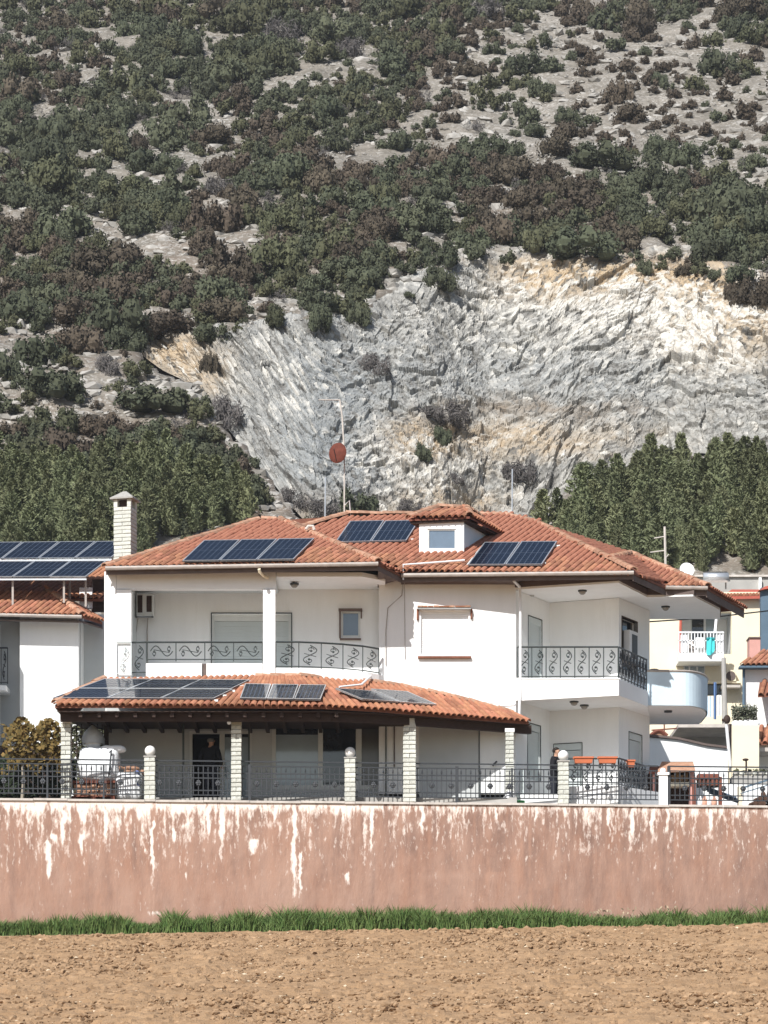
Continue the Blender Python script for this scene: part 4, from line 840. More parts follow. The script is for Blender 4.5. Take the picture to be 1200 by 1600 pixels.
# white conduit on the front eave
m = MB(); m.tube([W(630,906,79.25),W(630,888,79.2)+Vector((0,0,.1)),W(660,887,79.3)+Vector((0,0,.12)),W(726,882,79.6)+Vector((0,0,.12))], .028, 6); m.build('conduit', PLASTICW, roof)
m = MB(); m.tube([W(478,838,81.2)+Vector((0,0,.2)),W(482,833,81.2)+Vector((0,0,.2)),W(489,833,81.2)+Vector((0,0,.2)),W(491,839,81.2)+Vector((0,0,.2))], .05, 7); m.build('vent_bend', COPING, roof)
# chimney
cp = W(190,868,79.15); ch = MB().box(-.24,.24,-.24,.24,0,1.62); Rm = Matrix.Translation((cp.x+.08, cp.y+.26, cp.z-.25)) @ Matrix.Rotation(-.26, 4, 'Z'); ch.v = [Rm @ p for p in ch.v]; chim = ch.build('chimney', MORT, hs)
q = 15
for i in range(q):
    h = 1.62/q; z = (i+.5)*h
    for sgn in (-1, 1):
        me = brick_mesh(.25, .51, h-.014) if i % 2 == 0 else brick_mesh(.51, .25, h-.014); off = Vector((sgn*.13,0,z)) if i % 2 == 0 else Vector((0,sgn*.13,z)); piece('brick', me, chim, Rm @ Matrix.Translation(off+Vector((random.uniform(-.006,.006), random.uniform(-.008,.005), 0))))
m = MB()
for sx in (-1, 1):
    for sy in (-1, 1): m.box(sx*.2-.055, sx*.2+.055, sy*.2-.055, sy*.2+.055, 1.62, 1.84)
m.v = [Rm @ p for p in m.v]; m.build('flue_corner', STONE, chim); m = MB().box(-.13,.13,-.13,.13,1.625,1.83); m.v = [Rm @ p for p in m.v]; m.build('flue', WOOD, chim)
m = MB(); m.box(-.34,.34,-.34,.34,1.842,1.885); m.add([(-.33,-.33,1.886),(.33,-.33,1.886),(.33,.33,1.886),(-.33,.33,1.886),(-.05,-.05,2.1),(.05,-.05,2.1),(.05,.05,2.1),(-.05,.05,2.1)], [(0,1,5,4),(1,2,6,5),(2,3,7,6),(3,0,4,7),(4,5,6,7)]); m.v = [Rm @ p for p in m.v]; m.build('cap', CAPM, chim)
m = MB().box(-.3,.3,-.3,.3,-.12,.09); m.v = [Rm @ p for p in m.v]; m.build('flashing', TILE, chim)
# dormer
dv = Vector((1.25,3.1,0)); f0, f1, f2, f3 = W(655,866,81.0), W(725,862,81.0), W(725,811,81.0), W(655,811,81.0)
wf = slab('dormer', WHITEP, Vector((0,81.0,0)), Vector((1,0,0)), Vector((0,1,0)), f0.x, f1.x, f0.z, f2.z, [(X_(668,81),X_(713,81),(HZ-859)*81/F,(HZ-826)*81/F)], .15, hs)
m = MB(); m.prism([f1+Vector((-.001,.151,0)), f1+dv, f2+dv, f2+Vector((-.001,.151,0))], (-.12,0,0)); m.prism([f0+Vector((.12,.151,0)), f0+dv, f3+dv, f3+Vector((.12,.151,0))], (-.12,0,0)); m.build('cheek', BLUEW, wf)  # cheek: shade of the unlit side painted as pale blue
pw = ring(668,826,713,859,81.03,2.5,.06).build('window', ALU, wf); pxbox(670.5,828.5,710.5,856.5,81.06,81.08).build('pane', GLASSB, hs).parent = wf
g0, g1, g2, g3 = W(639,811,80.86), W(734,807,80.86), W(773,826,82.2), W(690,826,82.2); t0, t1 = W(684,795,82.0), W(729,797,82.3)
g2 = g1+Vector((1.05,2.4,0)); g3 = g0+Vector((1.05,2.4,0)); t1b = t1+Vector((.5,1.4,0))
dp = MB(); drp = []
for P_ in ([g0,g1,t1,t0],[g1,g2,t1b,t1],[g0,t0,t1b,g3],[t0,t1,t1b]): 
    for i in range(1, len(P_)-1): dp.prism([P_[0],P_[i],P_[i+1]], (0,0,-.06))
drf = dp.build('dormer_roof', WOODR, hs)
mm = [m for _, m in tiles_on([g0,g1,t1,t0], g0, g1, (.4,1))]; dn = Vector((-(g2.y-g1.y), g2.x-g1.x)).normalized(); mm += [m for _, m in tiles_on([g1,g2,t1b,t1], g1, g2, dn)]
for m4 in mm: piece('tile', TME, drf, m4)
for a, b in ((t0,t1),(g1,t1),(t1,t1b),(g0,t0)): ridge_line(drf, a, b)
m = MB(); m.prism([g0+Vector((.04,.05,-.07)), g1+Vector((-.06,.05,-.07)), g2+Vector((-.05,0,-.07)), g3+Vector((0,0,-.07))], (0,0,-.05)); m.build('eave_boarding', WOOD, drf)

# ------------------------------------------------------------ porch
EV = [(86,1101,76.85),(360,1101.5,76.85),(510,1103,76.85),(595,1108,77.3),(680,1115.5,77.95),(760,1122,78.7),(826,1127,79.35)]
TP = [(163,1063,78.3),(400,1059,78.3),(470,1059,78.34),(545,1064,79.0),(627,1074,79.7),(732,1097,79.72),(801,1116,79.74)]
EP = [W(*e) for e in EV]; TQ = [W(*t) for t in TP]
m = MB()
for i in range(len(EP)-1): 
    m.prism([EP[i],EP[i+1],TQ[i+1]], (0,0,-.09)); m.prism([EP[i],TQ[i+1],TQ[i]], (0,0,-.09))
m.prism([EP[0], TQ[0], Vector((EP[0].x-.02, 80.2, EP[0].z))], (0,0,-.09))
pr = m.build('porch_roof', TILEU, hs)
tl = []
L = [0]
for a, b in zip(EP, EP[1:]): L.append(L[-1]+(b-a).length)
nc = int(L[-1]/.183)
for i in range(nc):
    s = (i+.5)*L[-1]/nc
    k = max(j for j in range(len(L)-1) if L[j] <= s); t = (s-L[k])/(L[k+1]-L[k]); a = EP[k].lerp(EP[k+1], t); b = TQ[k].lerp(TQ[k+1], t); vv = b-a; Ln = vv.length; v3 = vv.normalized(); u3 = (EP[k+1]-EP[k]).normalized(); nn = u3.cross(v3).normalized(); x3 = v3.cross(nn)
    R = Matrix((x3, v3, nn)).transposed().to_4x4(); nr = max(1, round(Ln/.38))
    for j in range(nr):
        p = a+v3*(j*Ln/nr+.13)+nn*.035; fx = 1 if j == 0 else 1-.35*j/nr*((TQ[k+1]-TQ[k]).length < .8*(EP[k+1]-EP[k]).length)
        tl.append((j, Matrix.Translation(p+Vector((0,0,random.uniform(-.008,.008)))) @ R @ Matrix.Rotation(random.uniform(-.03,.03), 4, 'Z') @ Matrix.Rotation(.05, 4, 'X')))
tl.sort(key=lambda t: t[0]); place_tiles(pr, [q for _, q in tl], 300)
ridge_line(pr, EP[0], TQ[0]); ridge_line(pr, W(517,1100,76.6), W(472,1060,78.3)) if 0 else None
for i in range(1, len(TQ)-1): ridge_line(pr, TQ[i], TQ[i+1], .36, .03)
# white mortar edges on the curve of the porch roof
m = MB(); m.tube([W(530,1079,77.8)+Vector((0,0,.1)), W(565,1075,78.2)+Vector((0,0,.1)), W(580,1061,79.2)+Vector((0,0,.1))], .03, 6); m.build('conduit', PLASTICW, pr)
bp = [Vector((p.x+.1, p.y+.35, 0)) for p in EP]
for i in range(len(bp)-1):
    a, b = bp[i], bp[i+1]; n = Vector((-(b-a).y, (b-a).x, 0)).normalized()*.16; m = MB(); m.prism([Vector((a.x,a.y,10.93)), Vector((b.x,b.y,10.93)), Vector((b.x+n.x,b.y+n.y,10.93)), Vector((a.x+n.x,a.y+n.y,10.93))], (0,0,.24)); m.build('porch_beam', WOOD, hs)
m = MB(); m.prism([Vector((p.x+.05, p.y+.06, 11.15)) for p in EP]+[Vector((4.0,79.79,11.15)),Vector((-.1,79.79,11.15)),Vector((-.1,80.29,11.15)),Vector((-8.6,80.29,11.15))], (0,0,.02)); m.build('porch_ceiling', WOOD, hs)
for k in range(24):
    x = -8.3+.5*k; MB().box(x-.05, x+.05, 77.0, 80.2, 11.02, 11.149).build('rafter', WOOD, hs) if x < 3 and x*1.0 < -1 else None
MB().box(-7.7, 3.7, 78.4, 80.6, 8.8, 8.98).build('porch_floor', CONC, hs)
# porch back wall with its openings (pale grey render)
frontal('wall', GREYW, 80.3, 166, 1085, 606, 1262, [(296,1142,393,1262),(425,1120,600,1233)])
dr = ring(296,1142,393,1268,80.32,4.5,.1).build('entrance_door', ALU, hs)
pxbox(343,1146,351,1266,80.33,80.41).build('door_jamb', ALU, dr)
pxbox(351,1146,362,1152,80.37,80.39).build('pane', GLASS, dr); pxbox(351,1152,389,1266,80.375,80.39).build('pane', GLASSR, dr); pxbox(362,1146,389,1152,80.37,80.39).build('pane', GLASS, dr)
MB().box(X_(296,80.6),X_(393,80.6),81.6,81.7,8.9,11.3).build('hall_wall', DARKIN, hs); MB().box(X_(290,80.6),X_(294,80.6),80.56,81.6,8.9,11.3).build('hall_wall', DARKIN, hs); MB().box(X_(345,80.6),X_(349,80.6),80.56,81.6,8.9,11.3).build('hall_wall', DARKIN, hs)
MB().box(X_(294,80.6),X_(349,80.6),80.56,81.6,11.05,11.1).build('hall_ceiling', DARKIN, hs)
wi = ring(425,1120,600,1233,80.33,6,.1).build('porch_window', ALU, hs)
pxbox(497,1126,504.5,1227,80.335,80.43).build('mullion', ALU, wi); pxbox(556,1126,565,1227,80.335,80.43).build('mullion', ALU, wi)
pxbox(431,1126,497,1148,80.38,80.4).build('pane', GLASS, wi); pxbox(431,1148,497,1227,80.39,80.4).build('pane', GLASSR, wi); pxbox(504.5,1126,556,1227,80.38,80.4).build('pane', GLASS, wi); pxbox(565,1126,594,1227,80.38,80.4).build('pane', M('grey_brown_glass', (.09,.085,.08), .2, .1, 2, spec=.6), wi)
pxbox(655,1128,747.5,1262,79.772,79.8).build('wall_panel', GREYW, hs); pxbox(748,1128,749.6,1262,79.765,79.8).build('seam', IRONG, hs)
pxbox(602,1122,604,1262,79.77,79.8).build('seam', IRONG, hs); pxbox(615,1126,617,1200,79.77,79.8).build('seam', FASC, hs)
for x, w_ in ((286.5,.055),(389,.05)): MB().bar(W(x,1122,79.2), Vector((X_(x,79.2),79.2,8.9)), w_).build('steel_post', IRONG, hs)
def pcol(x0, x1, d, ytop, bev=False, sh=0):
    c = X_((x0+x1)/2, d); wdt = (x1-x0)*d/F; o = MB().box(c-wdt/2+.03,c+wdt/2-.03,d+.03,d+wdt-.03,8.8,(HZ-ytop)*d/F).build('porch_column', MORT, hs)
    brick_stack2(o, c, d+wdt/2, wdt, 8.8, (HZ-ytop)*d/F-(.25 if bev else .1)); zt = (HZ-ytop)*d/F
    if bev: m = MB(); m.add([(c-wdt/2,d,zt-.25),(c+wdt/2,d,zt-.25),(c+wdt/2,d+wdt,zt-.25),(c-wdt/2,d+wdt,zt-.25),(c-.02,d,zt),(c+wdt/2-.06,d,zt),(c+wdt/2-.06,d+wdt,zt),(c-.02,d+wdt,zt)], [(0,3,2,1),(4,5,6,7),(0,1,5,4),(1,2,6,5),(2,3,7,6),(3,0,4,7)]); m.build('capital', STONE, o)
    else: MB().box(c-wdt/2-.015,c+wdt/2+.015,d-.015,d+wdt+.015,zt-.1,zt).build('capital', WHITEP, o)
def brick_stack2(parent, cx, cy, w_, z0, z1, ch=.125):
    n = max(1, round((z1-z0)/ch)); h = (z1-z0)/n
    for i in range(n):
        for sgn in (-1, 1):
            z = z0+(i+.5)*h
            me, off = (brick_mesh(w_/2-.004, w_, h-.016), Vector((sgn*w_/4,0,z))) if i % 2 == 0 else (brick_mesh(w_, w_/2-.004, h-.016), Vector((0,sgn*w_/4,z)))
            piece('brick', me, parent, Matrix.Translation(Vector((cx+random.uniform(-.006,.006), cy+random.uniform(-.008,.004), 0))+off))
pcol(95,110,77.45,1124); pcol(361,377,77.55,1120); pcol(630,650,77.95,1122,True); pcol(790,803,79.0,1138)
m = MB(); m.tube([W(358,1126,77.3),W(358,1121,77.3)], .05, 8); m.ball(W(358,1129,77.3), .06, 8, 6); m.build('porch_lamp', PLASTICW, hs)
m = MB(); m.bar(W(166,1122,79.0), Vector((X_(166,79.0),79.0,8.9)), .13); m.build('timber_post', WOOD, hs)
lt = MB()
for k in range(7): lt.bar(W(112+8*k,1122,79.3), W(112+8*k,1215,79.3), .03)
for k in range(8): lt.bar(W(111,1126+12*k,79.32), W(163,1126+12*k,79.32), .03)
lt.build('timber_lattice', WOOD, hs)
MB().box(X_(812,79.5),X_(820,79.5),79.62,79.68,9.2,9.9).build('gate_leaf', SHUT, hs)
m = MB(); m.tube([W(776,1190,79.6),W(770,1196,79.76)], .03, 5); m.build('tap', IRON, hs)

# ------------------------------------------------------------ curved balcony on the far side
m = MB(); out = [Vector((X_(1010,81.2),81.2,0)), Vector((X_(1066,81.25),81.25,0))]; xc_, xe_ = out[1].x, X_(1104,83.4)
out += [Vector((xc_+(xe_-xc_)*math.sin(k/14*PI/2), 81.25+2.15*(1-math.cos(k/14*PI/2)), 0)) for k in range(1, 15)]+[Vector((xe_,85.0,0))]; cb = out
ins = [p+Vector((-.14*min(1, i/12), .14*max(0, 1-i/14), 0)) for i, p in enumerate(out)]
z0_, z1_ = 11.96, 12.94
for i in range(len(cb)-1):
    a, b, c, e = out[i], out[i+1], ins[i+1], ins[i]; up = Vector((0,0,1)); m.quad(a+up*z0_, b+up*z0_, b+up*z1_, a+up*z1_); m.quad(a+up*z1_, b+up*z1_, c+up*z1_, e+up*z1_); m.quad(e+up*z0_, e+up*z1_, c+up*z1_, c+up*z0_)
bl = m.build('curved_balcony', BLUEW, hs, True)  # white parapet; its bluish shade is put into the colour
m = MB(); m.prism([p+Vector((-.04 if i > 1 else 0,.03,z0_-.012)) for i, p in enumerate(out)]+[Vector((D_.x-.1,85.1,z0_-.012))], (0,0,.14)); m.build('balcony_floor', WHITEP, bl); m = MB(); m.tube([p+Vector((0,0,z1_+.015)) for p in out], .035, 5); m.build('balcony_coping', GUT, bl)
c = Vector((X_(1044,82.2),82.2,z0_-.012)); m = MB(); m.tube([c-Vector((0,0,.05)),c], .12, 10); m.build('ceiling_lamp', IRON, bl)
m = MB(); m.ball(W(1022,1050,81.5)+Vector((0,0,.05)), .1, 8, 5, (1.6,1,.5)); m.build('coping_cap', FASC, bl)

# ------------------------------------------------------------ solar panels
def solar(P0, u, v, label, group, name='solar_panel', nx=6, ny=10):
    cm = PVG if 'porch' in group else PV
    """one module: P0 lower left corner, u along the lower edge, v up the slope (vectors of full size)"""
    n = u.cross(v).normalized(); t = thing(name, label, 'solar panel', P0+u/2, group); th = .035
    m = MB(); m.prism([P0, P0+u, P0+u+v, P0+v], n*th); m.build('backing', PVB, t)
    m = MB(); uu, vv = u.normalized(), v.normalized(); fw = .028
    for a, b, w_ in ((P0, P0+u, vv), (P0+v-vv*fw, P0+u+v-vv*fw, vv)): m.prism([a-n*.004, b-n*.004, b+w_*fw-n*.004, a+w_*fw-n*.004], n*(th+.012))
    for a, b, w_ in ((P0+vv*fw, P0+v-vv*fw, uu), (P0+u-uu*fw+vv*fw, P0+u+v-uu*fw-vv*fw, uu)): m.prism([a-n*.004, a+w_*fw-n*.004, b+w_*fw-n*.004, b-n*.004], n*(th+.012))
    m.build('frame', ALUS, t); m = MB(); g = .011
    for i in range(nx):
        for j in range(ny):
            a0_, a1_ = .03+(.94)*i/nx, .03+.94*(i+1)/nx; lo = .02 if j < ny/2 else .03; b0_, b1_ = lo+.95*j/ny, lo+.95*(j+1)/ny
            q = lambda s, r: P0+u*s+v*r+n*(th+.003); ga, gb = g/u.length, g/v.length
            m.quad(q(a0_+ga, b0_+gb), q(a1_-ga, b0_+gb), q(a1_-ga, b1_-gb), q(a0_+ga, b1_-gb))
    m.build('solar_cells', cm, t); return t
def array(bl, br, tl, tr, n, labels, group, gap=.02, feet=True):
    for k in range(n):
        a, b = bl.lerp(br, k/n), bl.lerp(br, (k+1)/n); c = tl.lerp(tr, k/n); u = (b-a); u = u*(1-gap/u.length); v = c-a
        t = solar(a, u, v, labels[k], group)
        if feet:
            nn = u.cross(v).normalized(); m = MB()
            for s, r in ((.12,.1),(.88,.1),(.12,.9),(.88,.9)): p = a+u*s+v*r; m.bar(p-nn*.1, p-nn*.003, .04)
            m.build('mounting_foot', ALUS, t)
def onp(px_, py_, pl, lift=.16):                                   # sight point on a roof plane, lifted off it
    a, bx, by = pl; k = (HZ-py_)/F; kx = (px_-600)/F; d = (a+lift)/(k-bx*kx-by); return W(px_, py_, d)
PL = plane_fit([e1,e2,a1,a0]); PF = plane_fit([v0,e4,r2,r1b,r1])
array(onp(285,878,PL), onp(460,875.5,PL), onp(319,846,PL), onp(494,842.5,PL), 3, ['leftmost of three dark solar panels on the left wing roof','middle one of three dark solar panels on the left wing roof','rightmost of three dark solar panels, nearest the roof valley'], 'solar panels on the upper roof')
array(onp(524,848.5,PF), onp(636,846,PF), onp(547,816,PF), onp(657,815,PF), 2, ['left solar panel of the pair beside the dormer','right solar panel of the pair, touching the dormer'], 'solar panels on the upper roof')
array(onp(731,884,PF), onp(848,883.5,PF), onp(757,849,PF), onp(873,846.5,PF), 2, ['left solar panel of the pair at the front eave past the dormer','right solar panel of the pair at the front eave past the dormer'], 'solar panels on the upper roof')
m = MB()
for a, b in ((onp(845,880,PF,.1), onp(853,880,PF,.1)), (onp(866,853,PF,.1), onp(875,853,PF,.1)), (onp(640,843,PF,.1), onp(650,843,PF,.1)), (onp(730,884,PF,.1), onp(752,856,PF,.1))): m.bar(a, b, .05)
m.build('mounting_rail', ALU, roof)
PP = plane_fit([EP[0],EP[1],TQ[1],TQ[0]]); P6 = plane_fit([EP[3],EP[4],TQ[4],TQ[3]])
lab = ['bottom row','top row']
q00, q10, q01, q11 = onp(83,1092,PP,.13), onp(335,1093,PP,.13), onp(164,1062,PP,.13), onp(388,1063.5,PP,.13)
k_ = 0
for r in range(2):
    for c in range(3):
        s0, s1 = c/3, (c+1)/3; t0_, t1_ = r/2, (r+1)/2; f = lambda s, t: (q00.lerp(q10, s)).lerp(q01.lerp(q11, s), t)
        a, b, cc = f(s0, t0_), f(s1, t0_), f(s0, t1_); u = (b-a)*.988; v = (cc-a)*.975
        solar(a, u, v, f'glossy solar panel, {("left","middle","right")[c]} of the {lab[r]} on the porch roof corner', 'solar panels on the porch roof', nx=10, ny=4)
array(onp(375,1092.5,PP,.13), onp(502,1094.5,PP,.13), onp(383,1070,PP,.13), onp(512,1072,PP,.13), 3, ['leftmost of three glossy panels at the middle of the porch roof','middle of three glossy panels at the middle of the porch roof','rightmost of three glossy panels, beside the bare ridge strip'], 'solar panels on the porch roof', feet=False)
b0_, b1_, b2_, b3_ = onp(566,1094,P6,.14), onp(683,1102.5,P6,.14), onp(524,1077,P6,.14), onp(633,1079,P6,.14)
array(b0_, b1_, b2_, b3_, 2, ['left of two glossy panels on the curved end of the porch roof','right of two glossy panels on the curved end of the porch roof'], 'solar panels on the porch roof', feet=False)
m = MB()
for k in range(5): s = k/4; p = q10.lerp(q11, s); m.bar(p+Vector((.0,0,-.03)), p+Vector((.1,0,-.03)), .06)
m.build('mounting_rail', ALU, pr)

# ------------------------------------------------------------ roof mast with red dish, thin poles
mb_ = W(538,808,85.6); t = thing('antenna_mast', 'tall thin pale antenna mast with crooked top arm on the roof ridge', 'antenna', mb_)
m = MB(); m.tube([mb_, W(538,720,85.6), W(537,690,85.6), W(534.5,650,85.6), W(531,625,85.6)], .024, 7); m.build('pole', COPING, t); m = MB(); m.tube([W(531,625,85.6), W(498,624.5,85.4)], .018, 6); m.build('arm', COPING, t); m = MB(); m.tube([W(538,790,85.6), W(546,782,85.4), W(548,806,85.6)], .02, 5); m.build('stay', PLASTICW, t)
t = thing('satellite_dish', 'rusty red oval satellite dish clamped to the thin mast', 'satellite dish', W(526,706,85.4)); m = MB(); c = W(526.5,706,85.3); ax = Vector((-.25,-1,.18)).normalized(); xx = ax.cross(Vector((0,0,1))).normalized(); zz = xx.cross(ax)
rings = [(0,.0),(.12,-.01),(.2,-.035),(.27,-.06),(.3,-.085)]; vs = []
n = 24
for r, dp_ in rings[1:]: vs += [c-ax*dp_*-1+xx*r*.92*math.cos(2*PI*k/n)+zz*r*1.1*math.sin(2*PI*k/n) for k in range(n)]
vs.append(c); fs = [(len(vs)-1, k, (k+1) % n) for k in range(n)]+[(i*n+k, (i+1)*n+k, (i+1)*n+(k+1) % n, i*n+(k+1) % n) for i in range(3) for k in range(n)]; m.add(vs, fs); m.build('reflector', RUST, t, True)
m = MB(); m.bar(c+Vector((0,.02,0)), W(538,712,85.6), .05); m.bar(c-zz*.3, c+ax*.35-zz*.05, .02); m.build('bracket', IRON, t)
for x, y0, y1, d, lb in ((508,745,808,86,'thin grey aerial pole behind the ridge next to the mast'),(800,733,812,88,'thin pale aerial pole behind the ridge over the right panels')):
    m = MB(); m.tube([W(x,y1,d), W(x+.5,y0,d)], .022, 6); t = m.build('aerial_pole', ALUS, None); tag(t, lb, 'antenna', 'aerial poles behind the roof')
m = MB(); p = [W(600+k*6,850+k*2,80.2) for k in range(6)]

# ------------------------------------------------------------ neighbour on the left
nh = thing('neighbour_house', 'white neighbouring house with red tile roofs under a solar array', 'house', (-11, 88, 8.8))
frontal('wall', WHITE, 86.0, 31, 960, 122.5, 1262, (), .3, nh); frontal('wall', GREYW, 86.5, -90, 960, 31, 1262, (), .3, nh); frontal('wall', GREYW, 87.6, 122.5, 960, 172, 1262, (), .3, nh)  # grey side strips paint in the shade on white walls
MB().box(-18, X_(-14,84), 84.45, 85.99, 8.8, 15.1).build('wing', WHITE, nh)  # unseen wing, added to throw shade on the left wall strip
MB().box(-13.5, X_(122,86), 86.85, 96, 8.8, 15.4).build('wall_body', WHITE, nh)
f1_, f2_ = W(-90,957,85.3), W(128,962,85.3); f3_ = W(160,972,86.4); k1, k2, k3 = W(-90,922,87.0), W(75,925,87.0), W(100,932,87.0)
m = MB()
for P_ in ([f1_,f2_,k2,k1],[f2_,f3_,k3,k2]):
    for i in range(1, len(P_)-1): m.prism([P_[0],P_[i],P_[i+1]], (0,0,-.08))
n1 = m.build('roof', TILEU, nh); tt = [q for _, q in tiles_on([f1_,f2_,k2,k1], f1_, f2_, (.4,1))]; dn = Vector((-(f3_.y-f2_.y), f3_.x-f2_.x)).normalized(); tt += [q for _, q in tiles_on([f2_,f3_,k3,k2], f2_, f3_, dn)]
place_tiles(n1, tt, 220); ridge_line(n1, f2_, k2)
m = MB(); m.tube([f1_+Vector((0,-.05,-.04)), f2_+Vector((0,-.05,-.04))], .055, 7); m.build('gutter', GUT, nh); m = MB(); m.prism([f1_+Vector((0,.1,-.2)),f2_+Vector((0,.1,-.2)),f3_+Vector((0,.1,-.2)),W(160,975,88.5),W(-90,962,88.5)], (0,0,.05)); m.build('eave_boarding', FASC, nh)
g1_, g2_ = W(-90,932,88.0), W(160,936,88.0); g3_, g4_ = W(195,880,91.5), W(-90,880,91.5); m = MB(); m.prism([g1_,g2_,g3_], (0,0,-.08)); m.prism([g1_,g3_,g4_], (0,0,-.08)); n2 = m.build('roof', TILEU, nh); place_tiles(n2, [q for _, q in tiles_on([g1_,g2_,g3_,g4_], g1_, g2_, (.4,1))], 220)
frontal('wall', WHITEP, 88.1, 124, 918, 144, 950, (), .2, nh); frontal('wall', WOOD, 88.3, 143, 905, 163, 955, (), .2, nh)
railing(nh, [(X_(-40,85.6),85.6),(X_(12,85.6),85.6)], 13.25, 14.35, 5, mat=IRON); MB().box(X_(-60,85.6),X_(10,85.6),85.5,86.5,13.05,13.2).build('balcony_floor', WHITEP, nh)
frontal('base_wall', WOOD, 85.9, -90, 1165, 96, 1262, (), .08, nh)  # dark face paints in the shade at the foot of the house
G = 'solar panels over the neighbour roof'
bl_, br_, tl_, tr_ = W(-95,903,85.6), W(135,902.5,85.6), W(-58,879,87.2), W(167,878,87.2); names = ['far left','second','third','fourth','last']
array(bl_, br_, tl_, tr_, 4, ['cut off solar panel at the picture edge in the bottom neighbour row','second solar panel of the bottom row over the neighbour roof','third solar panel of the bottom row over the neighbour roof','last solar panel of the bottom row, nearest the white house'], G, feet=False)
bl2, br2, tl2, tr2 = W(-54,875,87.3), W(175,872.5,87.3), W(-20,849,88.9), W(208,847,88.9)
array(bl2, br2, tl2, tr2, 4, ['cut off solar panel at the picture edge in the top neighbour row','second solar panel of the top row over the neighbour roof','third solar panel of the top row over the neighbour roof','last solar panel of the top row, tucked behind the chimney'], G, feet=False)
t = thing('panel_stand', 'steel stand carrying the solar array over the neighbour roof', 'stand', W(60,950,86)); m = MB()
for x, d, yb in ((100,85.8,942),(134,86.0,948),(109,87.4,938),(20,85.8,950)): MB().bar(W(x,903,d), W(x,yb,d), .06).build('leg', GUT, t)
MB().bar(bl_+Vector((0,.02,-.05)), br_+Vector((0,.02,-.05)), .05).build('beam', ALUS, t); MB().bar(bl2+Vector((0,.0,-.05)), br2+Vector((0,.0,-.05)), .06).build('beam', ALUS, t)

# ------------------------------------------------------------ vine and hedge at the left
t = thing('grape_vine', 'autumn grape vine with yellow brown leaves beside the porch', 'vine', Vector((X_(40,78.6),78.6,8.8))); m = MB(); c0 = Vector((X_(34,78.5),78.5,8.8))
m.tube([c0, c0+Vector((.05,0,.6)), c0+Vector((.02,0,1.2)), c0+Vector((.1,0,2.0))], [.05,.045,.04,.03], 7); m.tube([c0+Vector((.03,0,1.3)), c0+Vector((.5,.1,1.6)), c0+Vector((1.0,.1,1.7))], [.03,.02,.012], 5); m.tube([c0+Vector((.03,0,1.25)), c0+Vector((-.4,.1,1.7))], [.03,.015], 5); m.build('stem', M('pale_bark', (.32,.28,.22), .9), t)
np.random.seed(77); n = 1500; pxx = np.random.uniform(4, 96, n); pyy = 1128+np.random.rand(n)*75+7*np.sin(pxx/7); dd = np.random.uniform(78.0, 79.2, n); P = np.stack([(pxx-600)*dd/F, dd, (HZ-pyy)*dd/F], 1)
sh = np.random.rand(n) < np.clip(1.15-(pyy-1127)/85, .25, 1)*np.clip((pxx+4)/30, 0, 1); P = P[sh]; V, Fq = leaf_cloud(P-np.array(BASE[t.name]), np.tile([0,-1,.5], (len(P),1)), .075, 1, .8)
link('leaf_crown', npmesh('leaf_crown', V, Fq, VINEL), (0,0,0), t)
t = thing('hedge', 'dark green hedge behind the fence under the autumn vine', 'hedge', Vector((X_(40,80.0),80.0,8.8))); n = 2600; P = np.stack([np.random.uniform(-12.2,-8.8,n), np.random.uniform(79.2,80.4,n), 8.8+np.random.rand(n)*1.45], 1); V, Fq = leaf_cloud(P-np.array(BASE[t.name]), np.tile([0,-1,.6], (n,1)), .07, 1, .9)
link('foliage', npmesh('foliage', V, Fq, M('hedge_leaf', (.02,.03,.015), .8, .3, 3)), (0,0,0), t)
t = thing('porch_tree', 'small dark leafy tree seen through the porch lattice', 'tree', Vector((X_(138,83),83.0,8.8))); m = MB(); m.tube([(BASE[t.name].x,83,8.8),(BASE[t.name].x+.1,83,11.5)], [.09,.05], 7); m.build('trunk', BARK, t)
n = 900; P = np.random.uniform(-1, 1, (n, 3))*np.array([.55,.4,1.1])+np.array([X_(136,83),83,10.8]); V, Fq = leaf_cloud(P-np.array(BASE[t.name]), np.tile([0,-1,.6], (n,1)), .07, 1, .9); link('foliage', npmesh('foliage', V, Fq, BUSHO), (0,0,0), t)

# ------------------------------------------------------------ sacks, pallet, rubble on the terrace
def lumpy(c, sx, sy, sz, seed, sharp=.55, amp=.07):
    m = MB(); m.ball((0,0,0), 1, 22, 16); rs = random.Random(seed); out = []
    for v in m.v:
        f = lambda q: math.copysign(abs(q)**sharp, q); p = Vector((f(v.x)*sx, f(v.y)*sy, f(v.z)*sz)); k = float(fbm(np.array(p.x*4+seed), np.array(p.z*4+p.y*3+seed), seed, 3))-.5; out.append(Vector(c)+p*(1+amp*2.4*k))
    m.v = out; return m
pt = thing('pallet', 'weathered wooden pallet stacked with old bricks behind the fence', 'pallet', Vector((X_(148,78.2),78.2,8.8)))
x0, x1 = X_(114,78.1), X_(181,78.1)
for k in range(3): MB().box(x0+k*(x1-x0)*.45, x0+k*(x1-x0)*.45+.12, 77.75, 78.55, 8.82, 8.92).build('bearer', WOODR, pt)
for k in range(5): MB().box(x0, x1, 77.74+.17*k, 77.74+.17*k+.12, 8.923, 8.95).build('plank', WOODR, pt)
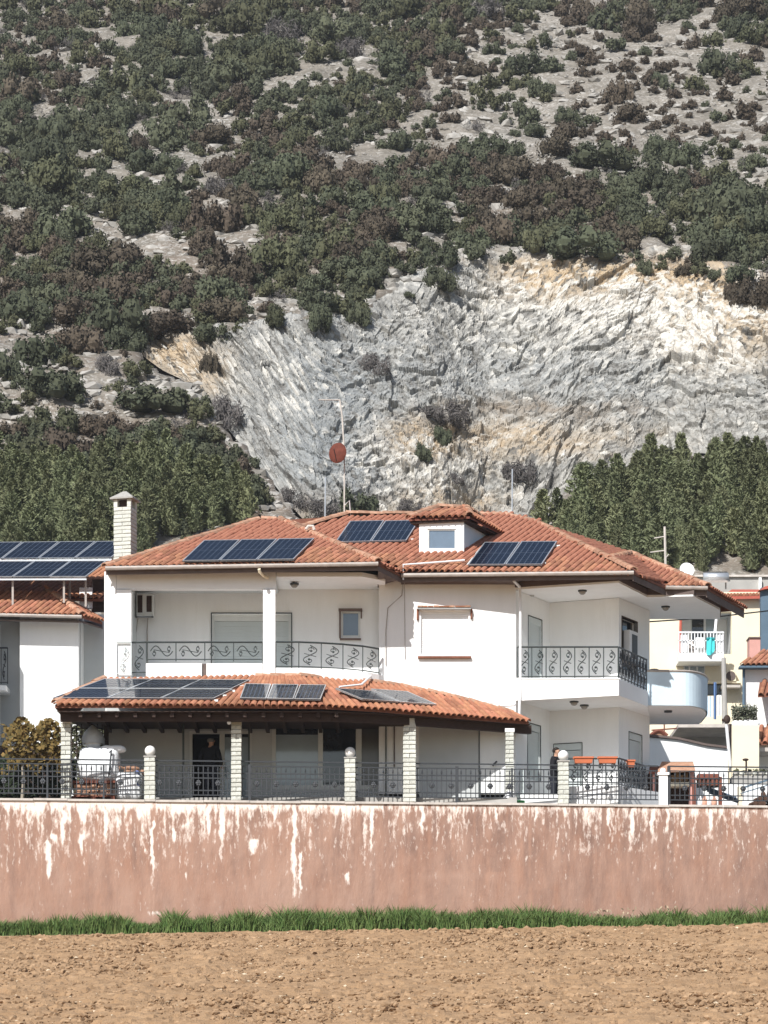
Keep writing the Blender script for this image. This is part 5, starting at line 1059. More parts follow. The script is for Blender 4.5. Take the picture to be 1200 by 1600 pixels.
for r in range(3):
    for k in range(5):
        a = x0+.05+k*.225+.04*(r % 2); piece('brick', brick_cache.setdefault('old', (lambda: (lambda bm: (bmesh.ops.create_cube(bm, size=1), bmesh.ops.scale(bm, vec=(.2,.3,.1), verts=bm.verts), bmesh.ops.bevel(bm, geom=bm.edges, offset=.012, segments=1, affect='EDGES'), (lambda me: (bm.to_mesh(me), me.materials.append(RIDGE), me)[2])(bpy.data.meshes.new('brick')))[-1])(bmesh.new()))()), pt, Matrix.Translation((a+.1, 77.92+.03*(k % 2), 9.005+.11*r)) @ Matrix.Rotation(random.uniform(-.06,.06), 4, 'Z'))
MB().box(x0-.02, x1+.04, 77.73, 78.5, 9.30, 9.37).build('top_board', WOODR, pt); MB().box(x1-.1, x1+.06, 77.72, 77.76, 8.96, 9.3).build('corner_post', WOOD, pt)
bg = thing('bulk_sack', 'big white woven bulk sack with grey hood standing on the pallet', 'sack', Vector((X_(158,78.2),78.2,9.37)), 'white sacks on the terrace')
lumpy((X_(156,78.3),78.25,9.86), .57, .5, .5, 3, .42, .08).build('body', BAGM, bg, True); lumpy((X_(146,78.3),78.25,10.52), .24, .22, .2, 5, .9, .2).build('spout', BAGM, bg, True)
m = MB(); c = Vector((X_(146,78.3),78.25,10.45)); prof = [(.30,0),(.31,.16),(.24,.32),(.12,.44),(.02,.52)]; vs = []
for r, z in prof: vs += [c+Vector((r*(1+.14*math.sin(3*a*2*PI/14))*math.cos(a*2*PI/14)-.05*z, r*math.sin(a*2*PI/14), z)) for a in range(14)]
m.add(vs, [(i*14+k, i*14+(k+1) % 14, (i+1)*14+(k+1) % 14, (i+1)*14+k) for i in range(4) for k in range(14)]); m.build('hood', BAGG, bg, True)
lumpy((X_(177,78.2),78.1,10.28), .36, .26, .11, 9, .7, .22).build('flap', BAGM, bg, True)
m = MB(); m.tube([W(171,1176,77.7),W(174,1172,77.68),W(172,1195,77.66),W(170,1213,77.66)], .022, 5); m.build('strap', IRON, bg)
b2 = thing('rubble_sack', 'smaller white sack full of broken terracotta beside the pillar', 'sack', Vector((X_(203,78.2),78.2,8.8)), 'white sacks on the terrace')
lumpy((X_(202,78.2),78.2,9.24), .4, .4, .43, 12, .45, .1).build('body', BAGM, b2, True)
m = MB(); 
for k in range(16): m.ball((X_(202,78.2)+random.uniform(-.36,.36), 78.1+random.uniform(-.2,.25), 9.66+random.uniform(-.04,.12)), random.uniform(.05,.12), 6, 4, (1.3,1,.7), .2)
m.build('broken_pot', RIDGE, b2); m = MB(); m.ball((X_(217,77.8),77.8,9.3), .07, 8, 6, (.9,.15,1)); m.ball((X_(214,77.8),77.85,9.56), .08, 8, 6, (.9,.15,1.4)); m.build('print_patch', M('blue_print', (.12,.16,.35), .7), b2)

# ------------------------------------------------------------ people
def limb_mesh(name, verts, edges, radii, m, parent, root=0, sub=2):
    me = bpy.data.meshes.new(name); me.from_pydata([tuple(Vector(v)-BASE[parent.name]) for v in verts], edges, []); me.materials.append(m); o = bpy.data.objects.new(name, me); COL.objects.link(o); o.parent = parent; BASE[o.name] = BASE[parent.name]
    md = o.modifiers.new('skin', 'SKIN'); md.use_smooth_shade = True
    for i, sv_ in enumerate(me.skin_vertices[0].data): r = radii[i]; sv_.radius = r if isinstance(r, tuple) else (r, r); sv_.use_root = (i == root)
    s = o.modifiers.new('sub', 'SUBSURF'); s.levels = sub; s.render_levels = sub; return o
def person(loc, yaw, h, label, hair, bald, arms, lean=0.0, bulk=1.0):
    t = thing('person', label, 'person', loc); R = Matrix.Translation(loc) @ Matrix.Rotation(yaw, 4, 'Z') @ Matrix.Scale(h/1.75, 4)
    q = lambda x, y, z: R @ Vector((x, y+lean*max(0, z-.95), z))       # figure faces -Y before yaw
    B = []; E = []; Rd = []
    def add(p, r, par=None):
        B.append(q(*p)); Rd.append(r*h/1.75*1.0 if not isinstance(r, tuple) else tuple(k*h/1.75 for k in r)); 
        if par is not None: E.append((par, len(B)-1))
        return len(B)-1
    pel = add((0,0,.95), .07); ch1 = add((0,0,1.15), .08, pel); ch2 = add((0,.01,1.36), .09, ch1); nk = add((0,.0,1.5), .055, ch2); hd0 = add((0,-.015,1.57), .07, nk); hd1 = add((0,-.02,1.64), .09, hd0); hd2 = add((0,-.01,1.7), .07, hd1); add((0,-.105,1.625), .018, hd1)
    hands = []
    for sx, (el, wr) in zip((-1, 1), arms):
        sh = add((sx*.17,0,1.42), .06, ch2); e = add(el, .04, sh); w_ = add(wr, .03, e); dv_ = (Vector(wr)-Vector(el)).normalized(); pm = Vector(wr)+dv_*.07; ip = add(tuple(pm), (.035,.02), w_)
        side_ = dv_.cross(Vector((0,1,.2))).normalized()
        for k, ln in enumerate((.07,.085,.08,.06)): tip = pm+dv_*ln+side_*(k-1.5)*.02+Vector((0,-.02,-.01)); add(tuple(tip), .008, ip)
        add(tuple(Vector(wr)+dv_*.06-side_*.05+Vector((0,-.02,0))), .009, w_)
    for sx in (-1, 1):
        hp = add((sx*.09,0,.86), .06, pel); kn = add((sx*.1,-.01,.5), .045, hp); an = add((sx*.1,.02,.09), .04, kn); add((sx*.11,-.12,.04), .035, an)
    limb_mesh('body', B, E, Rd, SKIN, t)
    V = [q(0,0,.8),q(0,0,1.1),q(0,.01,1.36),q(0,.005,1.47)]; Ed = [(0,1),(1,2),(2,3)]; rr = [(.19*bulk,.135),(.185*bulk,.14),(.2*bulk,.13),(.08,.075)]
    for sx, (el, wr) in zip((-1, 1), arms):
        n0 = len(V); V += [q(sx*.19,0,1.42), q(*el), q(*wr)]; Ed += [(2,n0),(n0,n0+1),(n0+1,n0+2)]; rr += [.085,.07,.05]
    limb_mesh('jacket', V, Ed, [tuple(k*h/1.75 for k in r) if isinstance(r, tuple) else r*h/1.75 for r in rr], JACK, t)
    V = [q(0,0,.96)]; Ed = []; rr = [(.17*bulk,.125)]
    for sx in (-1, 1): n0 = len(V); V += [q(sx*.095,0,.86), q(sx*.105,-.01,.5), q(sx*.105,.02,.07)]; Ed += [(0,n0),(n0,n0+1),(n0+1,n0+2)]; rr += [.11,.08,.065]
    limb_mesh('trousers', V, Ed, [tuple(k*h/1.75 for k in r) if isinstance(r, tuple) else r*h/1.75 for r in rr], TROU, t)
    m = MB(); m.ball((0,.02,1.665 if not bald else 1.64), .103, 16, 10, (.93,1.05,.92)); m.v = [v for v in m.v]
    m.v = [Vector((v.x, v.y if v.y > -.06 else -.06, max(v.z, 1.6) if v.y > 0 else max(v.z, 1.69 if not bald else 1.62))) for v in m.v]
    if bald: m.v = [Vector((v.x, max(v.y, -.02), min(v.z, 1.69))) for v in m.v]
    m.v = [q(*v) for v in m.v]; m.build('hair', hair, t, True)
    m = MB()
    for sx in (-1, 1): m.ball(q(sx*.1,-.01,1.625), .022*h/1.75, 8, 6, (.5,1,1.4))
    m.build('ear', SKIN, t, True); m = MB()
    for sx in (-1, 1): m.ball(q(sx*.035,-.105,1.65), .011*h/1.75, 6, 4)
    m.build('eye', HAIR, t); m = MB(); m.ball(q(0,-.1,1.575), .02*h/1.75, 8, 4, (1.3,.5,.35)); m.build('mouth', M('lip', (.3,.12,.1), .6), t)
    for sx in (-1, 1): m = MB(); m.ball(q(sx*.108,-.06,.045), .1*h/1.75, 10, 6, (.55,1.45,.5)); m.build('shoe', IRON, t, True)
    return t
person(Vector((X_(866,80.3),80.3,8.9)), 1.15, 1.72, 'person in dark jacket and trousers beside the globe lamp pillar', HAIR, False, [((-.24,.0,1.16),(-.1,-.22,1.08)),((.25,-.02,1.16),(.1,-.24,1.1))], -.1)
person(Vector((X_(329,79.3),79.3,8.98)), 2.7, 1.82, 'person in black jacket standing in the open entrance door', HAIRG, True, [((-.3,.05,1.15),(-.25,-.15,.98)),((.33,.05,1.17),(.22,-.12,.97))], -.05, 1.15)

# ------------------------------------------------------------ cream apartment house on the right
DN = 100.0
ah = thing('apartment_house', 'cream apartment house with laundry balcony behind the white house', 'house', Vector((X_(1100,DN),DN,8.8)))
frontal('wall', CREAM, DN, 1000, 925, 1188, 1262, [(1066,956,1143,1022),(1068,1036,1102,1056)], .3, ah); MB().box(X_(1000,DN),X_(1188,DN),102.2,112,8.8,18.6).build('wall_body', CREAM, ah)
frontal('wall', WHITEP, DN+1.5, 1050, 940, 1160, 1040, [(1079,962,1121,1016)], .2, ah)
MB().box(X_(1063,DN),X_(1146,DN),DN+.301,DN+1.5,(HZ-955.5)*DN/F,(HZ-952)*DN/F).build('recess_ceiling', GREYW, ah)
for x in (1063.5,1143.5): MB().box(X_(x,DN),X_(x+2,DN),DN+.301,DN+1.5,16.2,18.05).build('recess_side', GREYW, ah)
wi = ring(1079,962,1121,1016,DN+1.52,2,.08).build('balcony_window', ALU, ah); pxbox(1099.5,964,1103,1014,DN+1.53,DN+1.6).build('mullion', PLASTICW, wi); pxbox(1081,964,1099.5,1014,DN+1.56,DN+1.58).build('pane', GLASS, wi); pxbox(1103,964,1119,1014,DN+1.56,DN+1.58).build('pane', GLASSR, wi)
MB().box(X_(1060,DN-.9),X_(1130,DN-.9),DN-1.1,DN+1.5,(HZ-1033)*98.9/F,(HZ-1020)*98.9/F).build('balcony_floor', WHITEP, ah)
m = MB()
for k in range(15): x = X_(1061,98.9)+k*(X_(1130,98.9)-X_(1061,98.9))/14; m.bar((x,98.95,(HZ-1020)*98.9/F),(x,98.95,(HZ-988)*98.9/F),.03)
m.bar(W(1060,988,98.95),W(1131,988,98.95),.05); m.bar(W(1060,1001,98.95),W(1131,1001,98.95),.03); m.build('balcony_railing', PLASTICW, ah)
for x in (1066,1071,1121,1128): MB().bar(W(x,1019,99.05),W(x,992,99.05),.12).build('railing_post', PLASTICW, ah)
m = MB(); m.tube([W(1064,955,99.9),W(1062,1022,99.9)], .05, 6); m.build('downpipe', REDP, ah); m = MB(); m.bar(W(1120,954,99.5),W(1117,988,99.2),.08); m.build('awning_arm', PLASTICW, ah)
frontal('parapet', CONC, 102.5, 1085, 900, 1215, 930, (), .25, ah); pxbox(1085,898,1215,901,102.4,102.9).build('parapet_coping', COPING, ah); pxbox(1186,902,1190,921,102.3,102.5).build('parapet_post', WHITEP, ah)
m = MB(); a, b = W(1130,931,99.7), W(1190,930,99.7); c, e = W(1194,921,100.6), W(1143,921,100.6); m.prism([a,b,c,e], (0,0,-.12)); m.prism([b,W(1206,921,99.9),c], (0,0,-.12)); m.build('tile_edge', REDP, ah)
for k in range(12): p = a.lerp(b, (k+.5)/12); m = MB(); m.tube([p+Vector((0,-.02,.03)), p+Vector((.12,.95,.26))], .055, 6); m.build('tile', TILE, ah)
wi = ring(1068,1036,1102,1056,DN+.05,1.6,.06).build('window', PLASTICW, ah); pxbox(1070,1038,1100,1056,DN+.08,DN+.1).build('pane', GLASSR, wi)
for x in (1076,1088): pxbox(x,1038,x+2.6,1056,DN+.06,DN+.12).build('mullion', PLASTICW, wi)
ac = pxbox(1134,1047,1150,1064,DN-.35,DN).build('air_conditioner', CREAM, ah); m = MB(); c = W(1142,1056,DN-.37); m.tube([c, c+Vector((0,.02,0))], .17, 16); m.build('fan_grille', FASC, ac)
pxbox(1104,1068,1130,1086,DN-.02,DN+.0).build('window', GLASS, ah); pxbox(1128,1070,1157,1074,DN-.5,DN).build('canopy', COPING, ah); pxbox(1104,1064,1158,1067,DN-.3,DN).build('ledge', CREAM, ah)
# things on its balcony
t = thing('towel', 'bright aqua towel hanging over the apartment balcony railing', 'towel', W(1109,1026,98.85)); m = MB(); n = 8; cols = []
for j in range(7):
    for i in range(n+1):
        s = i/n; tt_ = j/6; p = W(1104+12.5*s, 996+ (20+8*math.sin(2.3*s+.8))*tt_ + 0, 98.8); cols.append(p+Vector((0,.05*math.sin(s*9+tt_),0)))
m.add(cols, [(j*(n+1)+i, j*(n+1)+i+1, (j+1)*(n+1)+i+1, (j+1)*(n+1)+i) for j in range(6) for i in range(n)]); m.build('cloth', AQUA, t, True); m = MB(); m.bar(W(1104,997,98.78),W(1116,997,98.78),.04); m.build('fold', M('teal_fold', (.03,.3,.32), .8), t)
t = thing('chair', 'white plastic chair on the apartment balcony beside the towel', 'chair', W(1094,1019,99.5)); pxbox(1087,996,1101,1010,99.75,99.8).build('backrest', PLASTICW, t); pxbox(1087,1010.2,1101,1013,99.2,99.75).build('seat', PLASTICW, t)
for x in (1087.5,1100):
    for d in (99.25,99.7): MB().bar(W(x,1013,d),W(x,1024,d),.05).build('leg', PLASTICW, t)
t = thing('clothes_rack', 'folded grey rack leaning at the apartment balcony window', 'rack', W(1079,1019,99.6)); m = MB()
for k in range(3): m.bar(W(1073+k*4,1000,99.6),W(1079+k*3,1020,99.5),.06)
m.build('frame', GUT, t); m = MB(); m.bar(W(1073,1002,99.58),W(1086,1010,99.5),.16,.05); m.build('board', PLASTICW, t)
for x0, x1, y0, y1, mm, lb in ((1104,1114,1088,1120,BLUEW,'pale blue sheet on the wash line below the apartment window'),(1120,1127,1086,1118,PLASTICW,'white cloth on the wash line beside the utility post'),(1115,1119,1066,1124,M('blue_cloth', (.15,.25,.45), .8),'narrow blue cloth between the sheets on the wash line')):
    m = MB(); n = 8
    cols = [W(x0+(x1-x0)*i/n, y0+(y1-y0)*j/5, 97.5)+Vector((0,.05*math.sin(i*1.3),0)) for j in range(6) for i in range(n+1)]; m.add(cols, [(j*(n+1)+i, j*(n+1)+i+1, (j+1)*(n+1)+i+1, (j+1)*(n+1)+i) for j in range(5) for i in range(n)]); o = m.build('laundry', mm, None, True); tag(o, lb, 'laundry', 'washing on the line')
m = MB(); m.tube([W(1100,1085,97.6),W(1132,1084,97.6)], .012, 4); o = m.build('wash_line', CABLE, None); tag(o, 'thin wash line below the apartment balcony', 'line')
# roof things
t = thing('water_heater', 'silver solar water heater tank with dark collector on the apartment roof', 'water heater', W(1118,915,102)); m = MB(); m.tube([W(1099,902,101.6),W(1138,902,101.6)], .16, 14); m.build('tank', ALUS, t, True); m = MB(); m.prism([W(1098,896,102.3),W(1138,896,102.3),W(1136,893,103.3),W(1101,893,103.3)], (0,0,-.06)); m.build('collector', PV, t); m = MB(); m.prism([W(1099,908,101.3),W(1137,908,101.3),W(1136,905.5,101.7),W(1100,905.5,101.7)], (0,0,-.05)); m.build('shade_board', GUT, t)
for x in (1103,1134): MB().bar(W(x,906,101.6),W(x,922,101.6),.05).build('leg', GUT, t)
MB().box(X_(1115,101),X_(1148,101),100.7,101.9,18.85,18.98).build('stand_plate', CONC, t)
m = MB(); c = W(1073,891,90.0); ax = Vector((.1,-1,.35)).normalized(); xx = ax.cross(Vector((0,0,1))).normalized(); zz = xx.cross(ax); n = 24; vs = []
for r, dp_ in ((.09,0),(.17,.02),(.235,.05)): vs += [c+ax*dp_+xx*r*math.cos(2*PI*k/n)+zz*r*1.05*math.sin(2*PI*k/n) for k in range(n)]
vs.append(c); m.add(vs, [(len(vs)-1,k,(k+1)%n) for k in range(n)]+[(i*n+k,(i+1)*n+k,(i+1)*n+(k+1)%n,i*n+(k+1)%n) for i in range(2) for k in range(n)]); t = thing('satellite_dish', 'small white round satellite dish rising behind the tiled corner', 'satellite dish', W(1073,905,90.2)); m.build('reflector', WHITEP, t, True); m = MB(); m.tube([c+Vector((0,.03,0)), W(1073,930,90.2)], .03, 6); m.build('pole', GUT, t)
t = thing('tv_antenna', 'bare tv antenna pole with short arms behind the tiled roof corner', 'antenna', W(1040,890,91)); m = MB(); m.tube([W(1040,890,91),W(1038.5,823,91)], .04, 6); m.build('pole', COPING, t)
for y, x in ((838,1022),(860,1016)): m = MB(); m.tube([W(1039,y,91),W(x,y+3,91)], .022, 5); m.build('arm', COPING, t)
m = MB(); m.tube([W(1040,872,91),W(1045,866,91)], .02, 5); m.build('arm', COPING, t)
m = MB(); m.tube([W(1014,971.5,84.5),W(1060,968.5,86),W(1110,965,87.5),W(1160,959,89),W(1230,951,91)], .022, 5); o = m.build('power_cable', CABLE, None); tag(o, 'black overhead cable crossing in front of the cream house', 'cable')
# blue grey house at the edge, pink chimney and white lower house
bh = thing('blue_grey_house', 'tall blue grey wall cut off by the picture edge', 'house', W(1210,1040,98)); frontal('wall', BLUEG, 98.0, 1189, 918, 1290, 1262, (), .3, bh); m = MB(); m.prism([W(1186,922,97.8),W(1290,905,97.8),W(1290,900,97.8),W(1196,916,97.8)], (0,.5,0)); m.build('roof_edge', REDP, bh)
t = thing('pink_chimney', 'plain pink rendered chimney against the blue grey wall', 'chimney', W(1179,1040,97)); pxbox(1171,997,1188,1040,97.0,97.6).build('shaft', PINK, t); pxbox(1170,995,1189,997,96.95,97.65).build('cap', FASC, t)
wh = thing('white_annex', 'white annex with a tiled eave below the pink chimney', 'house', W(1190,1200,95)); frontal('wall', WHITE, 95.0, 1163, 1040, 1300, 1262, (), .3, wh); m = MB(); a, b, c, e = W(1157,1039,94.6), W(1300,1036,94.6), W(1300,1012,96.8), W(1188,1021,96.4); m.prism([a,b,c], (0,0,-.08)); m.prism([a,c,e], (0,0,-.08)); rf_ = m.build('roof', TILEU, wh)
for m4 in [q for _, q in tiles_on([a,b,c,e], a, b, (.4,1))]: piece('tile', TME, rf_, m4)
pxbox(1156,1040,1300,1043,94.55,95.0).build('eave_board', BLUEG, wh); m = MB(); m.tube([W(1162,1042,94.9),W(1162,1108,94.9)], .05, 6); m.build('downpipe', BLUEG, wh)
for (ax_, ay, bx_, by_, cx_, cy_, dx_, dy_, lb) in ((1184,1086,1230,1084,1232,1064,1187,1066,'hood'),(1168,1162,1230,1158,1232,1132,1180,1138,'hood')):
    a, b, c, e = W(ax_,ay,94.0), W(bx_,by_,94.0), W(cx_,cy_,95.0), W(dx_,dy_,95.0); m = MB(); m.prism([a,b,c], (0,0,-.08)); m.prism([a,c,e], (0,0,-.08)); o = m.build('window_hood', TILEU, wh)
    for m4 in [q for _, q in tiles_on([a,b,c,e], a, b, (.25,1), .24, .34)]: piece('tile', TME, o, m4)
pxbox(1161,1168,1260,1174,93.6,95.0).build('shelf', COPING, wh); m = MB(); m.tube([W(1162,1168,93.8),W(1162,1160,93.8),W(1166,1157,93.8),W(1170,1160,93.8),W(1170,1168,93.8)], .04, 6); m.build('shelf_arch', GUT, wh); pxbox(1170,1161,1260,1168,94.3,94.8).build('shelf_brick', COPING, wh)
# posts, walls and plants between
t = thing('utility_post', 'grey concrete utility post in front of the cream house', 'post', W(1133,1135,96)); m = MB(); m.tube([W(1133,1140,96),W(1130.5,1028,96)], [.1,.075], 8); m.build('shaft', CONC, t); m = MB(); m.tube([W(1128,1125,95.9),W(1140,1125,95.9)], .05, 6); m.ball(W(1136,1124,95.8), .12, 8, 6, (1,1,1.3)); m.build('bracket', WOOD, t)
t = thing('leaning_post', 'pale leaning post with dark edge at the end of the grey canopy', 'post', W(1141,1204,94)); m = MB(); m.tube([W(1135,1132,94),W(1142,1206,94)], .055, 7); m.build('shaft', PLASTICW, t); m = MB(); m.tube([W(1140,1132,94.3),W(1145,1206,94.3)], .06, 6); m.build('backing', FASC, t)  # darker second tube stands in for the shadow beside the post
t = thing('concrete_terrace', 'grey concrete terrace slab with a bare underside beside the leaning post', 'terrace', W(1100,1172,97)); m = MB(); m.prism([W(1060,1131,94.5),W(1148,1131,94.5),W(1148,1131,94.5)+Vector((0,3,0)),W(1060,1131,94.5)+Vector((0,3,0))], (0,0,-.12)); m.build('slab', COPING, t); frontal('back_wall', CONC, 97.0, 1062, 1134, 1148, 1176, (), .2, t); frontal('end_wall', CONC, 95.0, 1137, 1133, 1148, 1172, (), .2, t)
t = thing('sloping_wall', 'white garden wall with sloping brown tile coping behind the fence', 'wall', W(1080,1200,93)); m = MB(); pl_ = [W(1010,1152,93),W(1060,1156,93),W(1104,1166,93),W(1137,1170,93),W(1137,1262,93),W(1010,1262,93)]; m.prism(pl_, (0,.25,0)); m.build('body', WHITE, t)
for k in range(16):
    s0 = k/16; x = 1012+124*s0; y = np.interp(x, [1010,1060,1104,1137],[1150,1155,1165,1169]); y2 = np.interp(x+7.6, [1010,1060,1104,1137],[1150,1155,1165,1169]); m = MB(); m.prism([W(x,y,92.9),W(x+7.6,y2,92.9),W(x+7.6,y2,92.9)+Vector((0,.45,0)),W(x,y,92.9)+Vector((0,.45,0))], (0,0,.07)); m.build('coping_tile', FASC, t)
t = thing('garden_arch', 'small brown hooped roof behind the sloping wall', 'canopy', W(1030,1152,95)); m = MB(); pts = [W(1016+3.3*k, 1150-8*math.sin(PI*k/8), 95) for k in range(9)]; m.tube(pts, .07, 6); m.tube([W(1018,1141,95),W(1060,1138,95)], .025, 5); m.tube([W(1038,1152,95),W(1038,1120,95)], .025, 5); m.build('hoop', WOODR, t); m = MB(); m.prism(pts+[W(1042,1152,95)], (0,1,0)); m.build('cover', RIDGE, t)
t = thing('cream_wall', 'cream boundary wall end behind the hooped roof', 'wall', W(1040,1150,98)); frontal('body', CREAM, 98.0, 1010, 1118, 1063, 1165, (), .2, t)
t = thing('potted_shrub', 'grey green spiky shrub growing over the scalloped white wall', 'shrub', W(1163,1130,93)); n = 900; P = np.random.uniform(-1, 1, (n, 3))*np.array([.4,.25,.2])+np.array(W(1163,1119,93.6)); P[:, 2] += np.abs(np.random.randn(n))*.1; V, Fq = leaf_cloud(P-np.array(BASE[t.name]), np.tile([0,-.3,1.], (n,1)), .075, .4, .6); link('foliage', npmesh('foliage', V, Fq, M('grey_leaf', (.13,.14,.1), .8, .3, 4)), (0,0,0), t)
m = MB(); 
for k in range(10): p = W(1146+4*k,1125,93.5); m.tube([p, p+Vector((random.uniform(-.1,.1),0,random.uniform(.4,.75)))], [.018,.006], 5)
m.build('stem', M('grey_stem', (.3,.3,.25), .9), t)
t = thing('scalloped_wall', 'cream wall topped with rounded scallops under the spiky shrub', 'wall', W(1165,1150,93)); frontal('body', CREAM, 93.0, 1144, 1133, 1186, 1262, (), .2, t); m = MB()
for k in range(5): m.ball(W(1149+8*k,1131,93.1), .13, 10, 6, (1,.8,.9))
m.build('scallop', WHITEP, t, True)
# oven, brown box stand, wood pile and clutter behind the fence at the right
t = thing('brick_oven', 'brown roofed outdoor brick oven behind the small white pillar', 'oven', W(1058,1240,81)); d = 82.0
a, b = W(1028,1203,81.6), W(1086,1202,81.6); m = MB(); m.prism([a, b, W(1083,1190,82.8), W(1034,1190,82.8)], (0,0,-.07)); m.build('roof', RIDGE, t); pxbox(1032,1203,1038,1258,d,82.8).build('side_wall', WOODR, t); pxbox(1079,1203,1085,1258,d,82.8).build('side_wall', PINK, t); pxbox(1038,1203,1079,1258,82.6,82.8).build('back_wall', WOOD, t); pxbox(1040,1222,1078,1228,d,82.6).build('hearth', CREAM, t)
for k in range(5): pxbox(1042+7*k,1208+(k%2)*3,1047+7*k,1221,d+.1,82.4).build('log', M('oven_wood', (.2,.13,.07), .9) if k == 0 else bpy.data.materials['oven_wood'], t)
t = thing('garden_shed', 'low dark brown shed beside the brick oven', 'shed', W(1022,1240,82)); m = MB(); m.prism([W(1014,1206,82),W(1032,1206,82),W(1031,1197,82.8),W(1015,1197,82.8)], (0,0,-.06)); m.build('roof', WOODR, t); pxbox(1015,1206.5,1031,1258,82.1,82.8).build('body', WOOD, t); pxbox(1020,1210,1023,1258,82.05,82.1).build('plank', PINK, t)
t = thing('wooden_trough_stand', 'red brown wooden box on tall posts behind the fence', 'stand', W(1108,1258,80.5)); d = 80.5; pxbox(1091,1209,1124,1217,d,d+.5).build('box', WOODR, t); pxbox(1091,1217.3,1124,1228,d+.05,d+.5).build('lower_box', WOOD, t)
for k in range(5): pxbox(1092+6.6*k,1218,1095+6.6*k,1227,d,d+.05).build('slat', WOODR, t)
for x in (1084,1125): MB().bar(W(x,1214,d+.1),W(x+.5,1262,d+.1),.1).build('post', WOODR, t)
MB().bar(W(1084,1217,d+.2),W(1091,1217,d+.2),.06).build('rail', WOODR, t)
t = thing('plank_stack', 'slanted blue grey planks leaning behind the brown box stand', 'planks', W(1125,1250,81))
for k in range(5): m = MB(); m.bar(W(1096+3*k,1227+3*k,81.2+.05*k), W(1150+2*k,1246+2.4*k,80.9+.05*k), .1, .04); m.build('plank', M('blue_grey_plank', (.1,.14,.2), .8) if k == 0 else bpy.data.materials['blue_grey_plank'], t)
for k, (x, mm) in enumerate(((1094,PLASTICW),(1101,M('salmon_plastic', (.65,.35,.25), .6)),(1108,PLASTICW),(1116,bpy.data.materials['salmon_plastic']))):
    c = Vector((X_(x,80),80.0,8.8)); m = MB(); m.tube([c, c+Vector((0,0,.28)), c+Vector((0,0,.36)), c+Vector((0,0,.42))], [.08,.08,.035,.03], 10); o = m.build('plastic_bottle', mm, None, True); tag(o, ('white bottle nearest the brown post','salmon bottle beside the white one nearest the post','white bottle between the two salmon ones','salmon bottle farthest from the oven')[k], 'bottle', 'bottles below the planks')
t = thing('stone_planter', 'long rough stone planter with mossy top by the white annex', 'planter', W(1175,1225,84)); pxbox(1145,1212,1260,1226,84,84.8).build('body', CONC, t)
for k in range(11): x = 1146+10*k; m = MB(); m.ball(W(x+4,1209,84.2), .1, 8, 5, (1.1,1.2,.55), .15); m.build('stone', STONE if k % 2 else CAPM, t)
n = 260; P = np.stack([np.random.uniform(X_(1146,84.4),X_(1240,84.4),n), np.random.uniform(84.1,84.7,n), np.random.uniform(10.32,10.5,n)], 1); V, Fq = leaf_cloud(P-np.array(BASE[t.name]), np.tile([0,-.3,1.], (n,1)), .05, .8, .6); link('moss', npmesh('moss', V, Fq, BUSHO), (0,0,0), t)
t = thing('garden_lamp', 'dark hooked garden lamp standing on the stone planter', 'lamp', W(1166,1205,84)); m = MB(); m.tube([W(1166,1207,84.2),W(1166,1190,84.2),W(1164,1186,84.2),W(1161,1188,84.2)], .03, 6); m.ball(W(1165,1187,84.2), .07, 8, 5, (1.4,1,.6)); m.build('body', WOOD, t)
t = thing('meter_box', 'grey wedge shaped meter box on the annex wall', 'box', W(1178,1200,92)); m = MB(); m.prism([W(1176,1178,93.2),W(1181,1184,93.2),W(1180,1197,93.2),W(1174,1202,93.2)], (0,.4,0)); m.build('body', BLUEG, t)
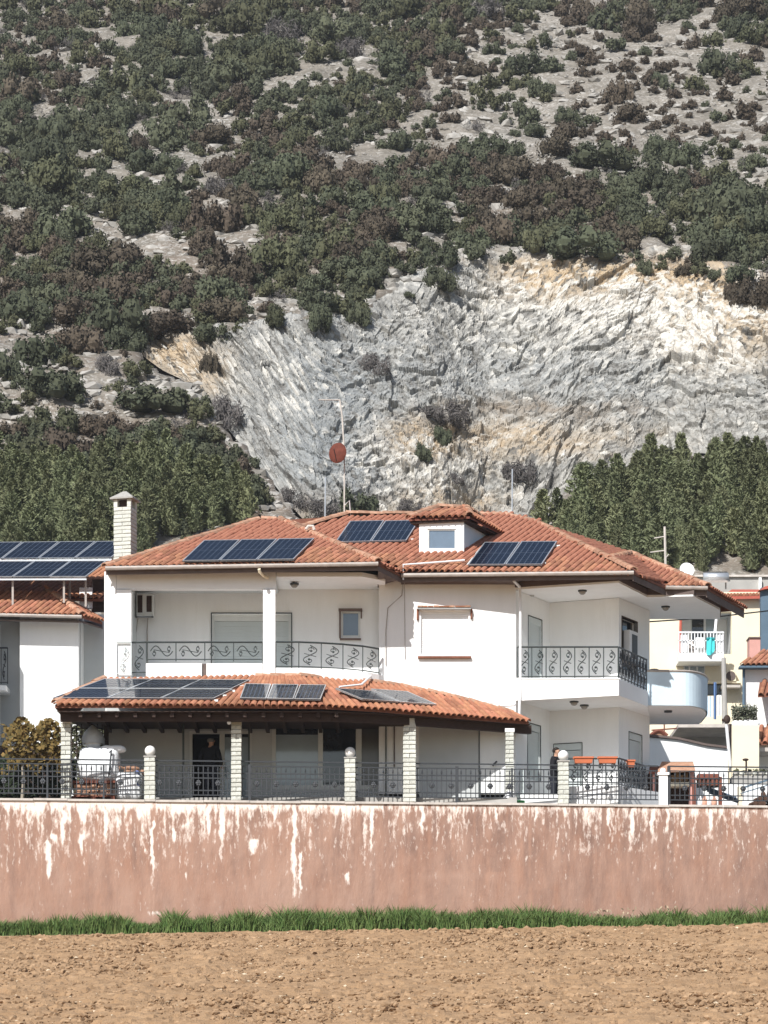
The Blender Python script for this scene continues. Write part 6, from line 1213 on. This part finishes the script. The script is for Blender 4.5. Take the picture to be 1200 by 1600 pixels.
t = thing('ochre_post', 'ochre gate post beside the wood pile', 'post', W(1157,1258,81)); pxbox(1154,1228,1160,1262,81,81.3).build('shaft', CREAM, t); MB().bar(W(1157,1232,80.9),W(1215,1214,80.9),.05).build('brace', BLUEG, t); MB().bar(W(1157,1240,80.95),W(1215,1222,80.95),.03).build('brace', BLUEG, t)
wp = thing('wood_pile', 'heap of dark cut firewood at the end of the fence', 'firewood', W(1185,1258,80.6)); random.seed(3); lgm = MB().tube([(0,-.25,0),(0,.25,0)], .075, 8).mesh('log', M('log_bark', (.09,.05,.035), .9, .3, 6))
for r in range(4):
    for k in range(8-r*2): piece('log', lgm, wp, Matrix.Translation((X_(1163,80.4)+.1+k*.155+r*.15, 80.4+random.uniform(-.05,.05), 8.88+r*.135)) @ Matrix.Rotation(random.uniform(-.2,.2), 4, 'Z'))
t = thing('garden_wall', 'low white garden wall standing behind the fence at its end', 'wall', W(1120,1258,82)); frontal('body', WHITE, 83.5, 1046, 1224, 1300, 1270, (), .2, t)
m = MB(); p = Vector((X_(813,79.2),79.2,8.8)); m.tube([p, p+Vector((0,0,.16)), p+Vector((0,0,.18))], [.1,.13,.13], 12); o = m.build('green_crate', M('green_plastic', (.1,.4,.15), .5), None); tag(o, 'little green plastic tub on the terrace kerb by the person', 'tub')
t = thing('white_jug', 'round white jug on the terrace beside the shaded column', 'jug', W(796,1240,79.2)); m = MB(); c = Vector((X_(795,78.9),78.9,8.8)); m.tube([c, c+Vector((0,0,.2)), c+Vector((0,0,.34)), c+Vector((0,0,.42))], [.14,.17,.1,.06], 12); m.build('body', PLASTICW, t, True); m = MB(); m.tube([c+Vector((.06,0,.4)), c+Vector((.18,0,.34)), c+Vector((.16,0,.18))], .02, 5); m.build('handle', PLASTICW, t)

# ------------------------------------------------------------ thin air haze round everything
hz = MB().box(-82, 82, -33, 366, -4, 180); hm = bpy.data.materials.new('haze'); hm.use_nodes = True; nt = hm.node_tree
nt.nodes.remove(nt.nodes['Principled BSDF']); pv = nt.nodes.new('ShaderNodeVolumePrincipled'); pv.inputs['Density'].default_value = .00018; pv.inputs['Color'].default_value = (.93,.96,1,1); pv.inputs['Anisotropy'].default_value = .2
nt.links.new(pv.outputs[0], nt.nodes['Material Output'].inputs['Volume']); tag(hz.build('haze', hm), kind='stuff')
